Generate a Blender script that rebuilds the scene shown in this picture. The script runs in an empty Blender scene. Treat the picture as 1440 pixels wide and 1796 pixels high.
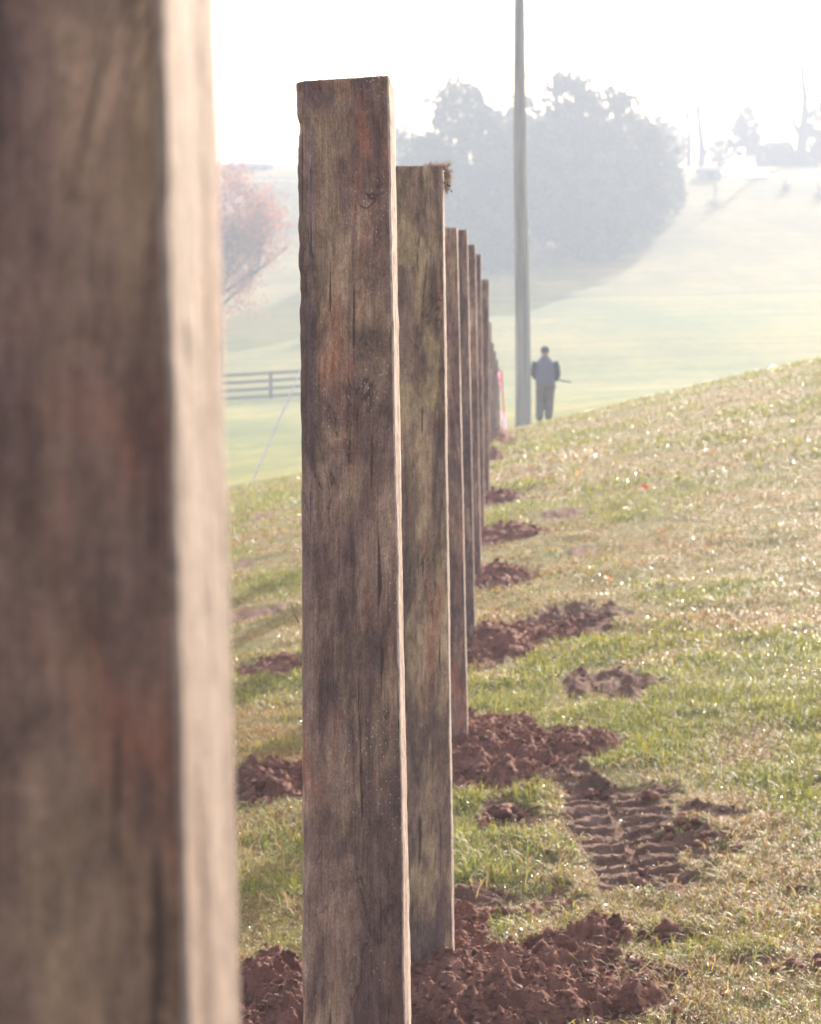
import bpy, math, random
import numpy as np
from mathutils import Vector
C = bpy.context.scene.collection
R = math.radians
random.seed(7); RNG = np.random.default_rng(7)

# ------------------------------------------------------------------ camera, light, exposure
F = 3890.0            # focal length in pixels of the 1440x1796 photograph
PX0, PYH, CAMZ = 720.0, 620.0, 1.5
cam_d = bpy.data.cameras.new("camera"); cam = bpy.data.objects.new("camera", cam_d); C.objects.link(cam)
cam.location = (0, 0, CAMZ); cam.rotation_euler = (R(90), 0, 0)
cam_d.lens = 50; cam_d.sensor_fit = 'VERTICAL'; cam_d.sensor_height = 50*1796/F; cam_d.sensor_width = 50*1796/F
cam_d.shift_y = -(898-PYH)/1796
cam_d.clip_end = 2000; cam_d.clip_start = 0.05
cam_d.dof.use_dof = True; cam_d.dof.focus_distance = 3.4; cam_d.dof.aperture_fstop = 50/6.3; cam_d.dof.aperture_blades = 0
sc = bpy.context.scene; sc.camera = cam
SUN_AZ, SUN_EL = R(18), R(20.5)     # azimuth to the right of the view direction (+Y)
w = bpy.data.worlds.new("World"); sc.world = w; w.use_nodes = True
nt = w.node_tree; bgn = nt.nodes["Background"]
sky = nt.nodes.new("ShaderNodeTexSky"); sky.sky_type = 'NISHITA'; sky.sun_disc = False
sky.sun_elevation = SUN_EL; sky.sun_rotation = SUN_AZ; sky.dust_density = 6; sky.air_density = 1.0; sky.ozone_density = 1.0
nt.links.new(sky.outputs[0], bgn.inputs[0]); bgn.inputs[1].default_value = 0.15
sd = bpy.data.lights.new("sun", 'SUN'); sun = bpy.data.objects.new("sun", sd); C.objects.link(sun)
sd.energy = 3.7; sd.angle = R(0.5); sd.color = (1.0, 0.93, 0.83)
SV = Vector((math.sin(SUN_AZ)*math.cos(SUN_EL), math.cos(SUN_AZ)*math.cos(SUN_EL), math.sin(SUN_EL)))
sun.rotation_euler = SV.to_track_quat('Z', 'Y').to_euler(); sun.location = (20, 20, 30)
sc.view_settings.view_transform = 'Standard'; sc.view_settings.look = 'None'
sc.view_settings.gamma = 1; sc.view_settings.exposure = 1.95
sc.render.engine = 'CYCLES'
sc.cycles.use_denoising = True
sc.cycles.volume_bounces = 1; sc.cycles.max_bounces = 8; sc.cycles.diffuse_bounces = 3
sc.cycles.volume_step_rate = 4
HAZE_DENSITY = 0.0051

# ------------------------------------------------------------------ helpers
def P(px, py, d):
    """pixel of the photograph + distance -> world point"""
    return Vector(((px-PX0)/F*d, d, CAMZ+(PYH-py)/F*d))

def hashn(ix, iy, iz, s):
    n = (ix.astype(np.int64)*374761393 + iy.astype(np.int64)*668265263 + iz.astype(np.int64)*2147483647 + s*974711) & 0xffffffff
    n = ((n ^ (n >> 13))*1274126177) & 0xffffffff
    n = ((n ^ (n >> 16))*2246822519) & 0xffffffff
    return ((n ^ (n >> 15)) & 0xffffff)/float(0xffffff)
def vn(x, y, z=0.0, s=0):
    """value noise 0..1"""
    x = np.asarray(x, float); y = np.asarray(y, float)+0*x; z = np.asarray(z, float)+0*x
    ix, iy, iz = np.floor(x), np.floor(y), np.floor(z)
    fx, fy, fz = x-ix, y-iy, z-iz
    fx = fx*fx*(3-2*fx); fy = fy*fy*(3-2*fy); fz = fz*fz*(3-2*fz)
    ix, iy, iz = ix.astype(np.int64), iy.astype(np.int64), iz.astype(np.int64)
    r = 0
    for a in (0, 1):
        for b in (0, 1):
            for c in (0, 1):
                r = r + hashn(ix+a, iy+b, iz+c, s)*(fx if a else 1-fx)*(fy if b else 1-fy)*(fz if c else 1-fz)
    return r
def fbm(x, y, z=0.0, s=0, o=4):
    r = 0; a = .5; t = 0; k = 1.0
    for i in range(o):
        r = r + a*vn(np.asarray(x)*k, np.asarray(y)*k, np.asarray(z)*k, s+i*17); t += a; a *= .5; k *= 2.03
    return r/t
def sstep(a, b, x):
    t = np.clip((x-a)/(b-a), 0, 1); return t*t*(3-2*t)
def hermite(xs, ys):
    xs = np.array(xs, float); ys = np.array(ys, float)
    m = np.gradient(ys, xs)
    def f(x):
        x = np.clip(x, xs[0], xs[-1]); i = np.clip(np.searchsorted(xs, x)-1, 0, len(xs)-2)
        h = xs[i+1]-xs[i]; t = (x-xs[i])/h
        return ((2*t**3-3*t**2+1)*ys[i] + (t**3-2*t**2+t)*h*m[i] + (-2*t**3+3*t**2)*ys[i+1] + (t**3-t**2)*h*m[i+1])
    return f

def mesh_obj(name, verts, faces, mats=None, parent=None, smooth=False, mi=None, loc=None):
    me = bpy.data.meshes.new(name)
    if isinstance(faces, np.ndarray):
        k = faces.shape[1]; nf = len(faces)
        me.vertices.add(len(verts)); me.vertices.foreach_set("co", np.asarray(verts, np.float32).ravel())
        me.loops.add(nf*k); me.loops.foreach_set("vertex_index", faces.astype(np.int32).ravel())
        me.polygons.add(nf); me.polygons.foreach_set("loop_start", np.arange(0, nf*k, k, dtype=np.int32))
        me.update(calc_edges=True)
    else:
        me.from_pydata([tuple(v) for v in verts], [], faces); me.update()
    if smooth: me.polygons.foreach_set("use_smooth", np.ones(len(me.polygons), bool))
    if mi is not None: me.polygons.foreach_set("material_index", np.asarray(mi, np.int32))
    o = bpy.data.objects.new(name, me); C.objects.link(o)
    for m in (mats if isinstance(mats, (list, tuple)) else [mats]):
        if m: me.materials.append(m)
    if loc is not None: o.location = loc
    if parent: o.parent = parent
    return o
def tag(o, label=None, cat=None, group=None, kind=None):
    if label: o["label"] = label
    if cat: o["category"] = cat
    if group: o["group"] = group
    if kind: o["kind"] = kind
    return o
def empty(name, loc, label, cat, group=None):
    o = bpy.data.objects.new(name, None); C.objects.link(o); o.location = loc; o.empty_display_size = .2
    return tag(o, label, cat, group)
def set_colors(o, name, cols):
    a = o.data.color_attributes.new(name, 'FLOAT_COLOR', 'POINT')
    c = np.ones((len(cols), 4), np.float32); c[:, :3] = cols
    a.data.foreach_set("color", c.ravel())

class MB:
    """collects simple shapes for one mesh"""
    def __init__(s): s.v = []; s.f = []
    def add(s, vs, fs):
        n = len(s.v); s.v += [tuple(v) for v in vs]; s.f += [tuple(i+n for i in f) for f in fs]
    def box(s, c, sz, rz=0.0):
        vs = []
        for dx in (-.5, .5):
            for dy in (-.5, .5):
                for dz in (-.5, .5):
                    x, y = dx*sz[0], dy*sz[1]
                    vs.append((c[0]+x*math.cos(rz)-y*math.sin(rz), c[1]+x*math.sin(rz)+y*math.cos(rz), c[2]+dz*sz[2]))
        s.add(vs, [(0,1,3,2),(4,6,7,5),(0,4,5,1),(2,3,7,6),(0,2,6,4),(1,5,7,3)])
    def tube(s, pts, rad, n=8, flat=(1, 1), cap=True, phase=0.0):
        pts = [Vector(p) for p in pts]; rings = []
        up = Vector((0, 1, 0))
        for i, p in enumerate(pts):
            t = (pts[min(i+1, len(pts)-1)]-pts[max(i-1, 0)]).normalized()
            a = t.cross(up)
            if a.length < .05: a = t.cross(Vector((1, 0, 0)))
            a.normalize(); b = a.cross(t).normalized()
            r = rad[i] if isinstance(rad, (list, tuple)) else rad
            ra, rb = (r if isinstance(r, tuple) else (r*flat[0], r*flat[1]))
            rings.append([p+a*math.cos(phase+2*math.pi*k/n)*ra+b*math.sin(phase+2*math.pi*k/n)*rb for k in range(n)])
        vs = [v for r_ in rings for v in r_]; fs = []
        for i in range(len(rings)-1):
            for k in range(n):
                k2 = (k+1) % n; fs.append((i*n+k, i*n+k2, (i+1)*n+k2, (i+1)*n+k))
        if cap: fs.append(tuple(range(n))[::-1]); fs.append(tuple((len(rings)-1)*n+k for k in range(n)))
        s.add(vs, fs)
    def build(s, name, mat, parent=None, smooth=False, loc=None):
        off = Vector(loc) if loc is not None else Vector((0, 0, 0))
        return mesh_obj(name, [tuple(Vector(v)-off) for v in s.v], s.f, mat, parent, smooth, None, loc)

# ------------------------------------------------------------------ materials
def mat(name):
    m = bpy.data.materials.new(name); m.use_nodes = True
    return m, m.node_tree, m.node_tree.nodes["Principled BSDF"]
def N(t, kind, **kw):
    n = t.nodes.new(kind)
    for k, v in kw.items():
        if k.startswith("i_"):
            key = k[2:]; key = int(key) if key.isdigit() else key.replace("_", " ")
            n.inputs[key].default_value = v
        else: setattr(n, k, v)
    return n
def noise(t, vec, scale, detail=4, rough=.55, dist=0.0):
    n = N(t, "ShaderNodeTexNoise", i_Scale=scale, i_Detail=detail, i_Roughness=rough, i_Distortion=dist)
    if vec is not None: t.links.new(vec, n.inputs["Vector"])
    return n.outputs["Fac"]
def ramp(t, fac, stops, interp='LINEAR'):
    r = t.nodes.new("ShaderNodeValToRGB"); cr = r.color_ramp; cr.interpolation = interp
    while len(cr.elements) < len(stops): cr.elements.new(0.5)
    for e, (p, c) in zip(cr.elements, stops):
        e.position = p; e.color = (*c, 1) if not isinstance(c, (int, float)) else (c, c, c, 1)
    t.links.new(fac, r.inputs[0]); return r.outputs[0]
def mixc(t, fac, a, b, mode='MIX'):
    m = t.nodes.new("ShaderNodeMix"); m.data_type = 'RGBA'; m.blend_type = mode
    for sck, v in ((m.inputs[0], fac), (m.inputs[6], a), (m.inputs[7], b)):
        if isinstance(v, bpy.types.NodeSocket): t.links.new(v, sck)
        elif isinstance(v, (int, float)): sck.default_value = v
        else: sck.default_value = (*v, 1)
    return m.outputs[2]
def mth(t, op, a, b=None):
    m = t.nodes.new("ShaderNodeMath"); m.operation = op
    for sck, v in zip(m.inputs, (a, b)):
        if v is None: continue
        if isinstance(v, bpy.types.NodeSocket): t.links.new(v, sck)
        else: sck.default_value = v
    return m.outputs[0]
def objvec(t, scale=(1, 1, 1), rand=True):
    tc = t.nodes.new("ShaderNodeTexCoord"); v = tc.outputs["Object"]
    if rand:
        oi = t.nodes.new("ShaderNodeObjectInfo")
        mm = mth(t, 'MULTIPLY', oi.outputs["Random"], 37.0)
        ad = N(t, "ShaderNodeVectorMath", operation='ADD'); t.links.new(v, ad.inputs[0]); t.links.new(mm, ad.inputs[1]); v = ad.outputs[0]
    mp = t.nodes.new("ShaderNodeMapping"); mp.inputs["Scale"].default_value = scale
    t.links.new(v, mp.inputs["Vector"]); return mp.outputs[0]
def bump(t, bsdf, h, strength=.5, dist=.005):
    b = N(t, "ShaderNodeBump", i_Strength=strength, i_Distance=dist)
    t.links.new(h, b.inputs["Height"]); t.links.new(b.outputs[0], bsdf.inputs["Normal"]); return b

def wood_face_mat(name, tone=(2.22, 1.76, 1.48), olive=.5, specks=1.0, redlo=.56):
    m, t, b = mat(name)
    v_str = objvec(t, (1, 1, .05)); v_mid = objvec(t, (1, 1, .28)); v = objvec(t)
    broad = noise(t, v_mid, 9, 5, .6, .6)
    streak = noise(t, v_str, 70, 5, .62, .3)
    band = noise(t, objvec(t, (1, 1, .10)), 26, 3, .5, .2)
    fine = noise(t, objvec(t, (1, 1, .03)), 420, 3, .6)
    grit = noise(t, objvec(t, (1, 1, .5)), 520, 3, .7)
    T = lambda c: tuple(a*k for a, k in zip(c, tone))
    mx = mth(t, 'ADD', mth(t, 'MULTIPLY', broad, .68), mth(t, 'ADD', mth(t, 'MULTIPLY', streak, .12), mth(t, 'MULTIPLY', band, .20)))
    base = ramp(t, mx, [(.33, T((.060, .042, .043))), (.43, T((.100, .070, .067))), (.52, T((.145, .105, .092))), (.60, T((.225, .172, .135))), (.70, T((.33, .26, .205)))])
    red = ramp(t, noise(t, v_mid, 14, 4, .6, .8), [(redlo, 0), (redlo+.12, .7)])
    base = mixc(t, red, base, T((.175, .080, .056)))
    ol = ramp(t, noise(t, objvec(t, (1, 1, .33)), 17, 3, .5, .4), [(.50, 0), (.60, olive)])
    base = mixc(t, ol, base, T((.200, .160, .110)))
    dark = ramp(t, noise(t, objvec(t, (1, 1, .13)), 22, 4, .6, .5), [(.50, 0), (.62, .85)])
    base = mixc(t, dark, base, T((.052, .036, .038)))
    blot = ramp(t, noise(t, objvec(t, (1, 1, .45)), 7, 5, .62, 1.0), [(.47, 0), (.60, .75)])
    base = mixc(t, blot, base, T((.066, .047, .047)))
    # contour lines where inner bark has peeled off
    pl = noise(t, v_mid, 11, 5, .6, 1.2)
    edge = ramp(t, mth(t, 'ABSOLUTE', mth(t, 'SUBTRACT', pl, .47)), [(0, .85), (.012, 0)])
    gate = ramp(t, noise(t, v, 7, 2, .5), [(.48, 0), (.60, 1)])
    base = mixc(t, mth(t, 'MULTIPLY', edge, gate), base, T((.03, .022, .02)))
    # checks: thin dark vertical cracks
    ck = ramp(t, noise(t, objvec(t, (1, 1, .045)), 120, 2, .5, .1), [(.30, .8), (.345, 0)])
    base = mixc(t, ck, base, T((.03, .022, .02)))
    base = mixc(t, .8, base, ramp(t, fine, [(.32, .40), (.68, .62)]), 'OVERLAY')
    base = mixc(t, .75, base, ramp(t, grit, [(.32, .33), (.68, .70)]), 'OVERLAY')
    base = mixc(t, .8, base, ramp(t, noise(t, objvec(t, (1, 1, .4)), 75, 6, .7, .3), [(.32, .30), (.68, .72)]), 'OVERLAY')
    # white specks painted in for the glints of water drops on the wood
    vo = N(t, "ShaderNodeTexVoronoi", i_Scale=210.0, i_Randomness=1.0); t.links.new(objvec(t, (1, 1, .7)), vo.inputs["Vector"])
    sp = ramp(t, vo.outputs["Distance"], [(.10, 1), (.20, 0)])
    spg = ramp(t, noise(t, objvec(t, (1, 1, .5)), 13, 4, .7), [(.50, 0), (.62, 1)])
    base = mixc(t, mth(t, 'MULTIPLY', mth(t, 'MULTIPLY', sp, spg), .75*specks), base, (.85, .82, .82))
    t.links.new(base, b.inputs["Base Color"])
    b.inputs["Roughness"].default_value = .72; b.inputs["Specular IOR Level"].default_value = .35
    h = mth(t, 'ADD', mth(t, 'MULTIPLY', streak, .8), mth(t, 'ADD', mth(t, 'MULTIPLY', fine, .6), mth(t, 'MULTIPLY', pl, 1.2)))
    bump(t, b, h, .75, .004); return m
def sawn_mat(name, g=1.0):
    m, t, b = mat(name)
    s1 = noise(t, objvec(t, (1, 1, .06)), 45, 4, .6, .2); s2 = noise(t, objvec(t, (1, 1, .25)), 330, 4, .7)
    base = ramp(t, s1, [(.32, (.19*g, .135*g, .108*g)), (.5, (.28*g, .205*g, .168*g)), (.68, (.38*g, .29*g, .24*g))])
    base = mixc(t, ramp(t, noise(t, objvec(t, (1, 1, .4)), 12, 3, .5), [(.5, 0), (.7, .5)]), base, (.36, .22, .16))
    base = mixc(t, .75, base, ramp(t, s2, [(.32, .2), (.62, .72)]), 'OVERLAY')
    t.links.new(base, b.inputs["Base Color"]); b.inputs["Roughness"].default_value = .8
    b.inputs["Specular IOR Level"].default_value = .25
    bump(t, b, s2, .6, .003); return m
def simple_mat(name, col, rough=.8, var=.25, scale=8, spec=.3, transl=0.0, bmp=0.0, vec=(1, 1, 1)):
    m, t, b = mat(name)
    n = noise(t, objvec(t, vec), scale, 5, .6)
    c1 = tuple(c*(1-var) for c in col); c2 = tuple(min(1, c*(1+var)) for c in col)
    base = ramp(t, n, [(.3, c1), (.7, c2)])
    t.links.new(base, b.inputs["Base Color"]); b.inputs["Roughness"].default_value = rough
    b.inputs["Specular IOR Level"].default_value = spec
    if bmp: bump(t, b, n, bmp, .01)
    if transl:
        tr = t.nodes.new("ShaderNodeBsdfTranslucent"); t.links.new(base, tr.inputs[0])
        mx = t.nodes.new("ShaderNodeMixShader"); mx.inputs[0].default_value = transl
        out = t.nodes["Material Output"]; t.links.new(b.outputs[0], mx.inputs[1]); t.links.new(tr.outputs[0], mx.inputs[2]); t.links.new(mx.outputs[0], out.inputs[0])
    return m
def attr_leaf_mat(name, transl=.45, rough=.45, spec=.5):
    m, t, b = mat(name)
    a = N(t, "ShaderNodeAttribute", attribute_name="col")
    t.links.new(a.outputs["Color"], b.inputs["Base Color"]); b.inputs["Roughness"].default_value = rough
    b.inputs["Specular IOR Level"].default_value = spec
    tr = t.nodes.new("ShaderNodeBsdfTranslucent"); t.links.new(a.outputs["Color"], tr.inputs[0])
    mx = t.nodes.new("ShaderNodeMixShader"); mx.inputs[0].default_value = transl
    out = t.nodes["Material Output"]; t.links.new(b.outputs[0], mx.inputs[1]); t.links.new(tr.outputs[0], mx.inputs[2]); t.links.new(mx.outputs[0], out.inputs[0])
    return m
def soil_mat(name):
    m, t, b = mat(name)
    v = objvec(t, rand=False)
    n1 = noise(t, v, 9, 6, .7); n2 = noise(t, v, 110, 6, .75)
    base = ramp(t, n1, [(.3, (.20, .076, .045)), (.5, (.31, .120, .074)), (.72, (.45, .195, .128))])
    base = mixc(t, .6, base, ramp(t, n2, [(.3, .3), (.7, .68)]), 'OVERLAY')
    t.links.new(base, b.inputs["Base Color"]); b.inputs["Roughness"].default_value = .82; b.inputs["Specular IOR Level"].default_value = .3
    bump(t, b, n2, 1.0, .016); return m

# ------------------------------------------------------------------ terrain
zr = hermite([-60, 0, 3, 5.3, 7.7, 10.1, 12.5, 14.9, 17.3, 24, 30, 36, 41, 47, 53, 62, 72, 90, 112, 140, 170, 200, 230, 250, 275, 320, 430],
             [-2.2, -1.68, -1.57, -1.490, -1.395, -1.330, -1.262, -1.185, -1.12, -1.11, -1.17, -1.34, -1.50, -1.70, -1.82, -1.95, -2.00, -1.97, -1.80, 0.8, 4.1, 8.8, 15.2, 19.6, 23.3, 25.2, 22])
sl = hermite([-60, 0, 5, 12, 20, 32, 50, 80, 112, 150, 200, 250, 430], [.02, .05, .07, .12, .19, .245, .22, .10, .045, .04, .02, .0, .0])
def xrow(y): return .04*np.minimum(y, 250)-.10
def terr0(x, y):
    x = np.asarray(x, float); y = np.asarray(y, float)
    dx = x-xrow(y); dx = np.where((dx < 0) & (y < 60), dx*(1-.14*np.clip(y/30, 0, 1)), dx)
    W = 11+.11*np.clip(y, 0, 400)
    return CAMZ+zr(y)+sl(y)*W*np.tanh(dx/W)
def ground_at(px, py, f=terr0, dmin=3.5, dmax=300):
    d = dmin
    while d < dmax:
        p = P(px, py, d)
        if p.z <= float(f(p.x, p.y)): return p.x, p.y, d
        d *= 1.004
    return p.x, p.y, d

# bare soil patches: (x, y, rx, ry, strength)
LOBES = []
def lobe_px(px, py, rpx, rpy, s=1.0, h=0.0):
    x, y, d = ground_at(px, py)
    rx = rpx/F*d
    y0 = ground_at(px, py+rpy)[1]; y1 = ground_at(px, py-rpy)[1]
    L = (x, y, rx, max(.04, (y1-y0)/2), s, h); return L
def lobe_val(x, y, L):
    return 1-np.sqrt(((x-L[0])/L[2])**2+((y-L[1])/L[3])**2)
MOUNDS = []   # list of (name label, lobes)
def mound(lobes, label): MOUNDS.append((lobes, label))
def Lw(x, y, rx, ry, s=1.0, h=.08): return (x, y, rx, ry, s, h)
# post 3 pile (left part, right part, tails), then 4, 5 ...
mound([Lw(-.02, 5.10, .62, .30, 1, .08), lobe_px(800, 1750, 190, 80, 1, .075), lobe_px(960, 1700, 120, 50, 1, .03), lobe_px(760, 1640, 100, 45, 1, .07), lobe_px(1040, 1650, 70, 22, 1, .03), lobe_px(470, 1760, 110, 70, 1, .07)],
      "loose red brown soil heaped round the third post, nearest and widest pile in the photo")
mound([lobe_px(850, 1320, 130, 60, 1, .10), lobe_px(1000, 1310, 95, 28, 1, .05), lobe_px(760, 1340, 120, 50, 1, .09), lobe_px(480, 1375, 90, 30, 1, .05), lobe_px(620, 1360, 120, 42, 1, .08), lobe_px(435, 1355, 22, 18, 1, .06)],
      "red brown soil pile round the fourth post, second from the camera")
mound([lobe_px(860, 1130, 90, 32, 1, .09), lobe_px(955, 1112, 70, 16, 1, .04), lobe_px(770, 1140, 70, 26, 1, .07), lobe_px(480, 1172, 60, 14, 1, .04)],
      "soil pile round the fifth post, third from the camera")
mound([lobe_px(870, 1012, 62, 20, 1, .08), lobe_px(800, 1018, 60, 20, 1, .07)], "soil pile round the sixth post, just above the orange leaf's level")
mound([lobe_px(880, 940, 62, 13, 1, .07), lobe_px(820, 942, 50, 14, 1, .06)], "soil pile round the seventh post, above the sixth post's pile")
mound([lobe_px(870, 876, 40, 8, 1, .08), lobe_px(840, 878, 40, 9, 1, .07)], "flat soil pile round the eighth, slightly wider post")
mound([lobe_px(866, 802, 10, 7, 1, .20), lobe_px(850, 804, 20, 6, 1, .14)], "small dark soil lump near the far end of the row")
mound([lobe_px(868, 768, 14, 5, 1, .22)], "tiny dark soil heap at the farthest visible posts")
# shallow bare patches (no heap)
PATCH = [lobe_px(1090, 1440, 90, 62, 1.1), lobe_px(1130, 1520, 85, 50, 1.1), lobe_px(1045, 1395, 80, 22), lobe_px(885, 1440, 62, 34, .9),
         lobe_px(1185, 1480, 110, 22, .8), lobe_px(1055, 1205, 90, 30, .85), lobe_px(1010, 1085, 110, 26, .85), lobe_px(1180, 1645, 55, 18, .9),
         lobe_px(985, 902, 60, 10, 0.68), lobe_px(930, 826, 60, 6, 0.6), lobe_px(450, 1075, 80, 12, 0.6), lobe_px(880, 1575, 90, 30, .8), lobe_px(1180, 1560, 60, 14, .7),
         lobe_px(1010, 965, 50, 10, 0.45), lobe_px(1120, 1390, 130, 22, .7), lobe_px(1270, 1420, 90, 18, .6), lobe_px(960, 1350, 70, 24, .8), lobe_px(960, 860, 50, 6, 0.52),
         lobe_px(430, 990, 40, 8, .6), lobe_px(470, 905, 60, 8, .5), lobe_px(1240, 1500, 60, 16, .8), lobe_px(1330, 1690, 50, 12, .5)]
TX, TY, _ = ground_at(1096, 1462)      # tyre print centre
TLEN, TWID = 1.25, .32
# direction of the tyre print on the ground
ax0 = ground_at(1045, 1375); ax1 = ground_at(1140, 1565)
TDIR = Vector((ax1[0]-ax0[0], ax1[1]-ax0[1])); TDIR.normalize()
def tyre_uv(x, y):
    dx, dy = x-TX, y-TY
    return dx*TDIR.x+dy*TDIR.y, dx*TDIR.y-dy*TDIR.x
def bare_of(x, y):
    x = np.asarray(x, float); y = np.asarray(y, float)
    wob = (fbm(x*7, y*4, 0, 5, 4)-.5)*1.5
    b = np.full(np.shape(x), -1.0)
    for lobes, _l in MOUNDS:
        for L in lobes: b = np.maximum(b, lobe_val(x, y, (L[0], L[1], L[2]*1.05, L[3]*1.05))+.25*wob+.08)
    for L in PATCH: b = np.maximum(b, lobe_val(x, y, (L[0], L[1], L[2]*1.25, L[3]*1.25))*L[4]+.75*wob-.18)
    u, v = tyre_uv(x, y)
    tb = np.minimum((TLEN/2-np.abs(u))/.25, (TWID/2-np.abs(v))/.10)
    b = np.maximum(b, np.clip(tb, -1, 1)*.6+.6*wob)
    return sstep(0.0, .22, b)
def micro(x, y):
    """small relief of the near ground"""
    near = 1-sstep(14, 30, y)
    h = (fbm(x*3.1, y*3.1, 0, 3, 3)-.5)*.05*near
    bm = bare_of(x, y)
    crumb = (fbm(x*22, y*22, 0, 9, 4)-.45)*.055 + np.maximum(0, vn(x*14, y*14, 0, 12)-.62)*.10
    u, v = tyre_uv(x, y)
    inside = np.clip(np.minimum((TLEN/2-np.abs(u))/.12, (TWID/2-np.abs(v))/.05), 0, 1)
    side = np.where(v > 0, 1, -1)
    ph = (u+.05*np.abs(v)+.018*(fbm(x*9, y*9, 0, 4, 2)-.5))/.105+.2*side
    lug = sstep(.38, .66, np.abs(((ph) % 1.0)-.5)*2)*(np.abs(v+.01*np.sin(u*20)) > .010)
    lug = lug*(np.abs(v) > .012)
    tread = -.016+.024*lug*(.55+.7*vn(x*8, y*8, 0, 71))+(fbm(x*38, y*38, 0, 77, 4)-.5)*.018*(.3+lug)
    d = crumb*(1-inside)+tread*inside
    h = h+bm*d*near-.012*bm*near
    # berm pushed up at both sides of the tyre print
    berm = np.exp(-((np.abs(v)-TWID/2-.06)/.05)**2)*(np.abs(u) < TLEN/2)*(vn(x*11, y*11, 0, 31) > .45)
    return h+berm*.035*vn(x*17, y*17, 0, 32)
def terr(x, y): return terr0(x, y)+micro(x, y)

def axis_lines(segs):
    out = []
    for a, b, n in segs: out += list(np.linspace(a, b, n, endpoint=False))
    return np.array(out+[segs[-1][1]])
xs = axis_lines([(-170, -40, 26), (-40, -10, 30), (-10, -2.5, 40), (-2.5, -.8, 50), (-.8, .35, 95), (.35, 1.0, 120), (1.0, 1.6, 50), (1.6, 4, 60), (4, 10, 50), (10, 40, 50), (40, 200, 32)])
ys = axis_lines([(-40, 0, 12), (0, 4, 16), (4, 4.7, 20), (4.7, 5.5, 65), (5.5, 7.4, 330), (7.4, 8.4, 80), (8.4, 12, 150), (12, 20, 110), (20, 45, 110), (45, 120, 80), (120, 300, 100), (300, 420, 20)])
X, Y = np.meshgrid(xs, ys); Xf, Yf = X.ravel(), Y.ravel()
Zf = terr(Xf, Yf)
nx, ny = len(xs), len(ys)
ii = (np.arange(ny-1)[:, None]*nx+np.arange(nx-1)[None, :]).ravel()
gf = np.stack([ii, ii+1, ii+nx+1, ii+nx], 1)
def ground_mat():
    m, t, b = mat("ground_turf_and_soil")
    tc = t.nodes.new("ShaderNodeTexCoord"); v = tc.outputs["Object"]
    mp = t.nodes.new("ShaderNodeMapping"); mp.inputs["Scale"].default_value = (1, .45, 1); t.links.new(v, mp.inputs[0]); vs = mp.outputs[0]
    a = N(t, "ShaderNodeAttribute", attribute_name="bare"); bare = a.outputs["Fac"]
    # near thatch under the blades
    n1 = noise(t, v, 2.2, 5, .6); n2 = noise(t, v, 90, 6, .75)
    near = ramp(t, n1, [(.35, (.14, .135, .040)), (.5, (.21, .165, .058)), (.65, (.24, .155, .062))])
    near = mixc(t, .9, near, ramp(t, n2, [(.3, .25), (.7, .7)]), 'OVERLAY')
    # far pasture
    f1 = noise(t, vs, .09, 5, .65); f2 = noise(t, vs, 1.6, 4, .7)
    far = ramp(t, f1, [(.40, (.135, .160, .024)), (.5, (.215, .210, .034)), (.60, (.30, .245, .046))])
    sep = t.nodes.new("ShaderNodeSeparateXYZ"); t.links.new(v, sep.inputs[0])
    wob = mth(t, 'MULTIPLY', noise(t, v, .05, 2), 14)
    yy = mth(t, 'ADD', sep.outputs[1], wob)
    upper = mth(t, 'DIVIDE', mth(t, 'SUBTRACT', yy, 176), 10)
    upper = ramp(t, upper, [(0, 0), (1, 1)])
    straw = ramp(t, noise(t, vs, .18, 5, .65), [(.40, (.20, .155, .034)), (.60, (.37, .27, .070))])
    far = mixc(t, mth(t, 'MULTIPLY', upper, .85), far, straw)
    line = ramp(t, mth(t, 'ABSOLUTE', mth(t, 'SUBTRACT', yy, 177)), [(0, .8), (1.0, 0)])
    far = mixc(t, line, far, (.08, .075, .035))
    mpb = t.nodes.new('ShaderNodeMapping'); mpb.inputs['Scale'].default_value = (.06, .55, 1); t.links.new(v, mpb.inputs[0])
    far = mixc(t, .55, far, ramp(t, noise(t, mpb.outputs[0], .9, 4, .6, .5), [(.36, .34), (.64, .66)]), 'OVERLAY')
    far = mixc(t, .5, far, ramp(t, f2, [(.3, .3), (.7, .68)]), 'OVERLAY')
    k = ramp(t, mth(t, 'DIVIDE', sep.outputs[1], 60.0), [(.5, 0), (.8, 1)])
    turf = mixc(t, k, near, far)
    s1 = noise(t, v, 6, 4, .6)
    soil = ramp(t, s1, [(.3, (.13, .066, .042)), (.6, (.21, .108, .076)), (.75, (.30, .18, .135))])
    soil = mixc(t, .5, soil, ramp(t, noise(t, v, 90, 4, .7), [(.3, .3), (.7, .68)]), 'OVERLAY')
    col = mixc(t, bare, turf, soil)
    t.links.new(col, b.inputs["Base Color"]); b.inputs["Roughness"].default_value = .9; b.inputs["Specular IOR Level"].default_value = .12
    bump(t, b, mth(t, 'ADD', n2, noise(t, v, 160, 3, .6)), .7, .012)
    return m
MUD = soil_mat("red_soil")
ground = mesh_obj("ground", np.stack([Xf, Yf, Zf], 1), gf, ground_mat(), smooth=True)
bz = bare_of(Xf, Yf)*(1-sstep(25, 40, Yf)); set_colors(ground, "bare", np.stack([bz]*3, 1))
tag(ground, "rolling pasture rising to the right with worn turf and red soil", None, None, "structure")

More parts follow.
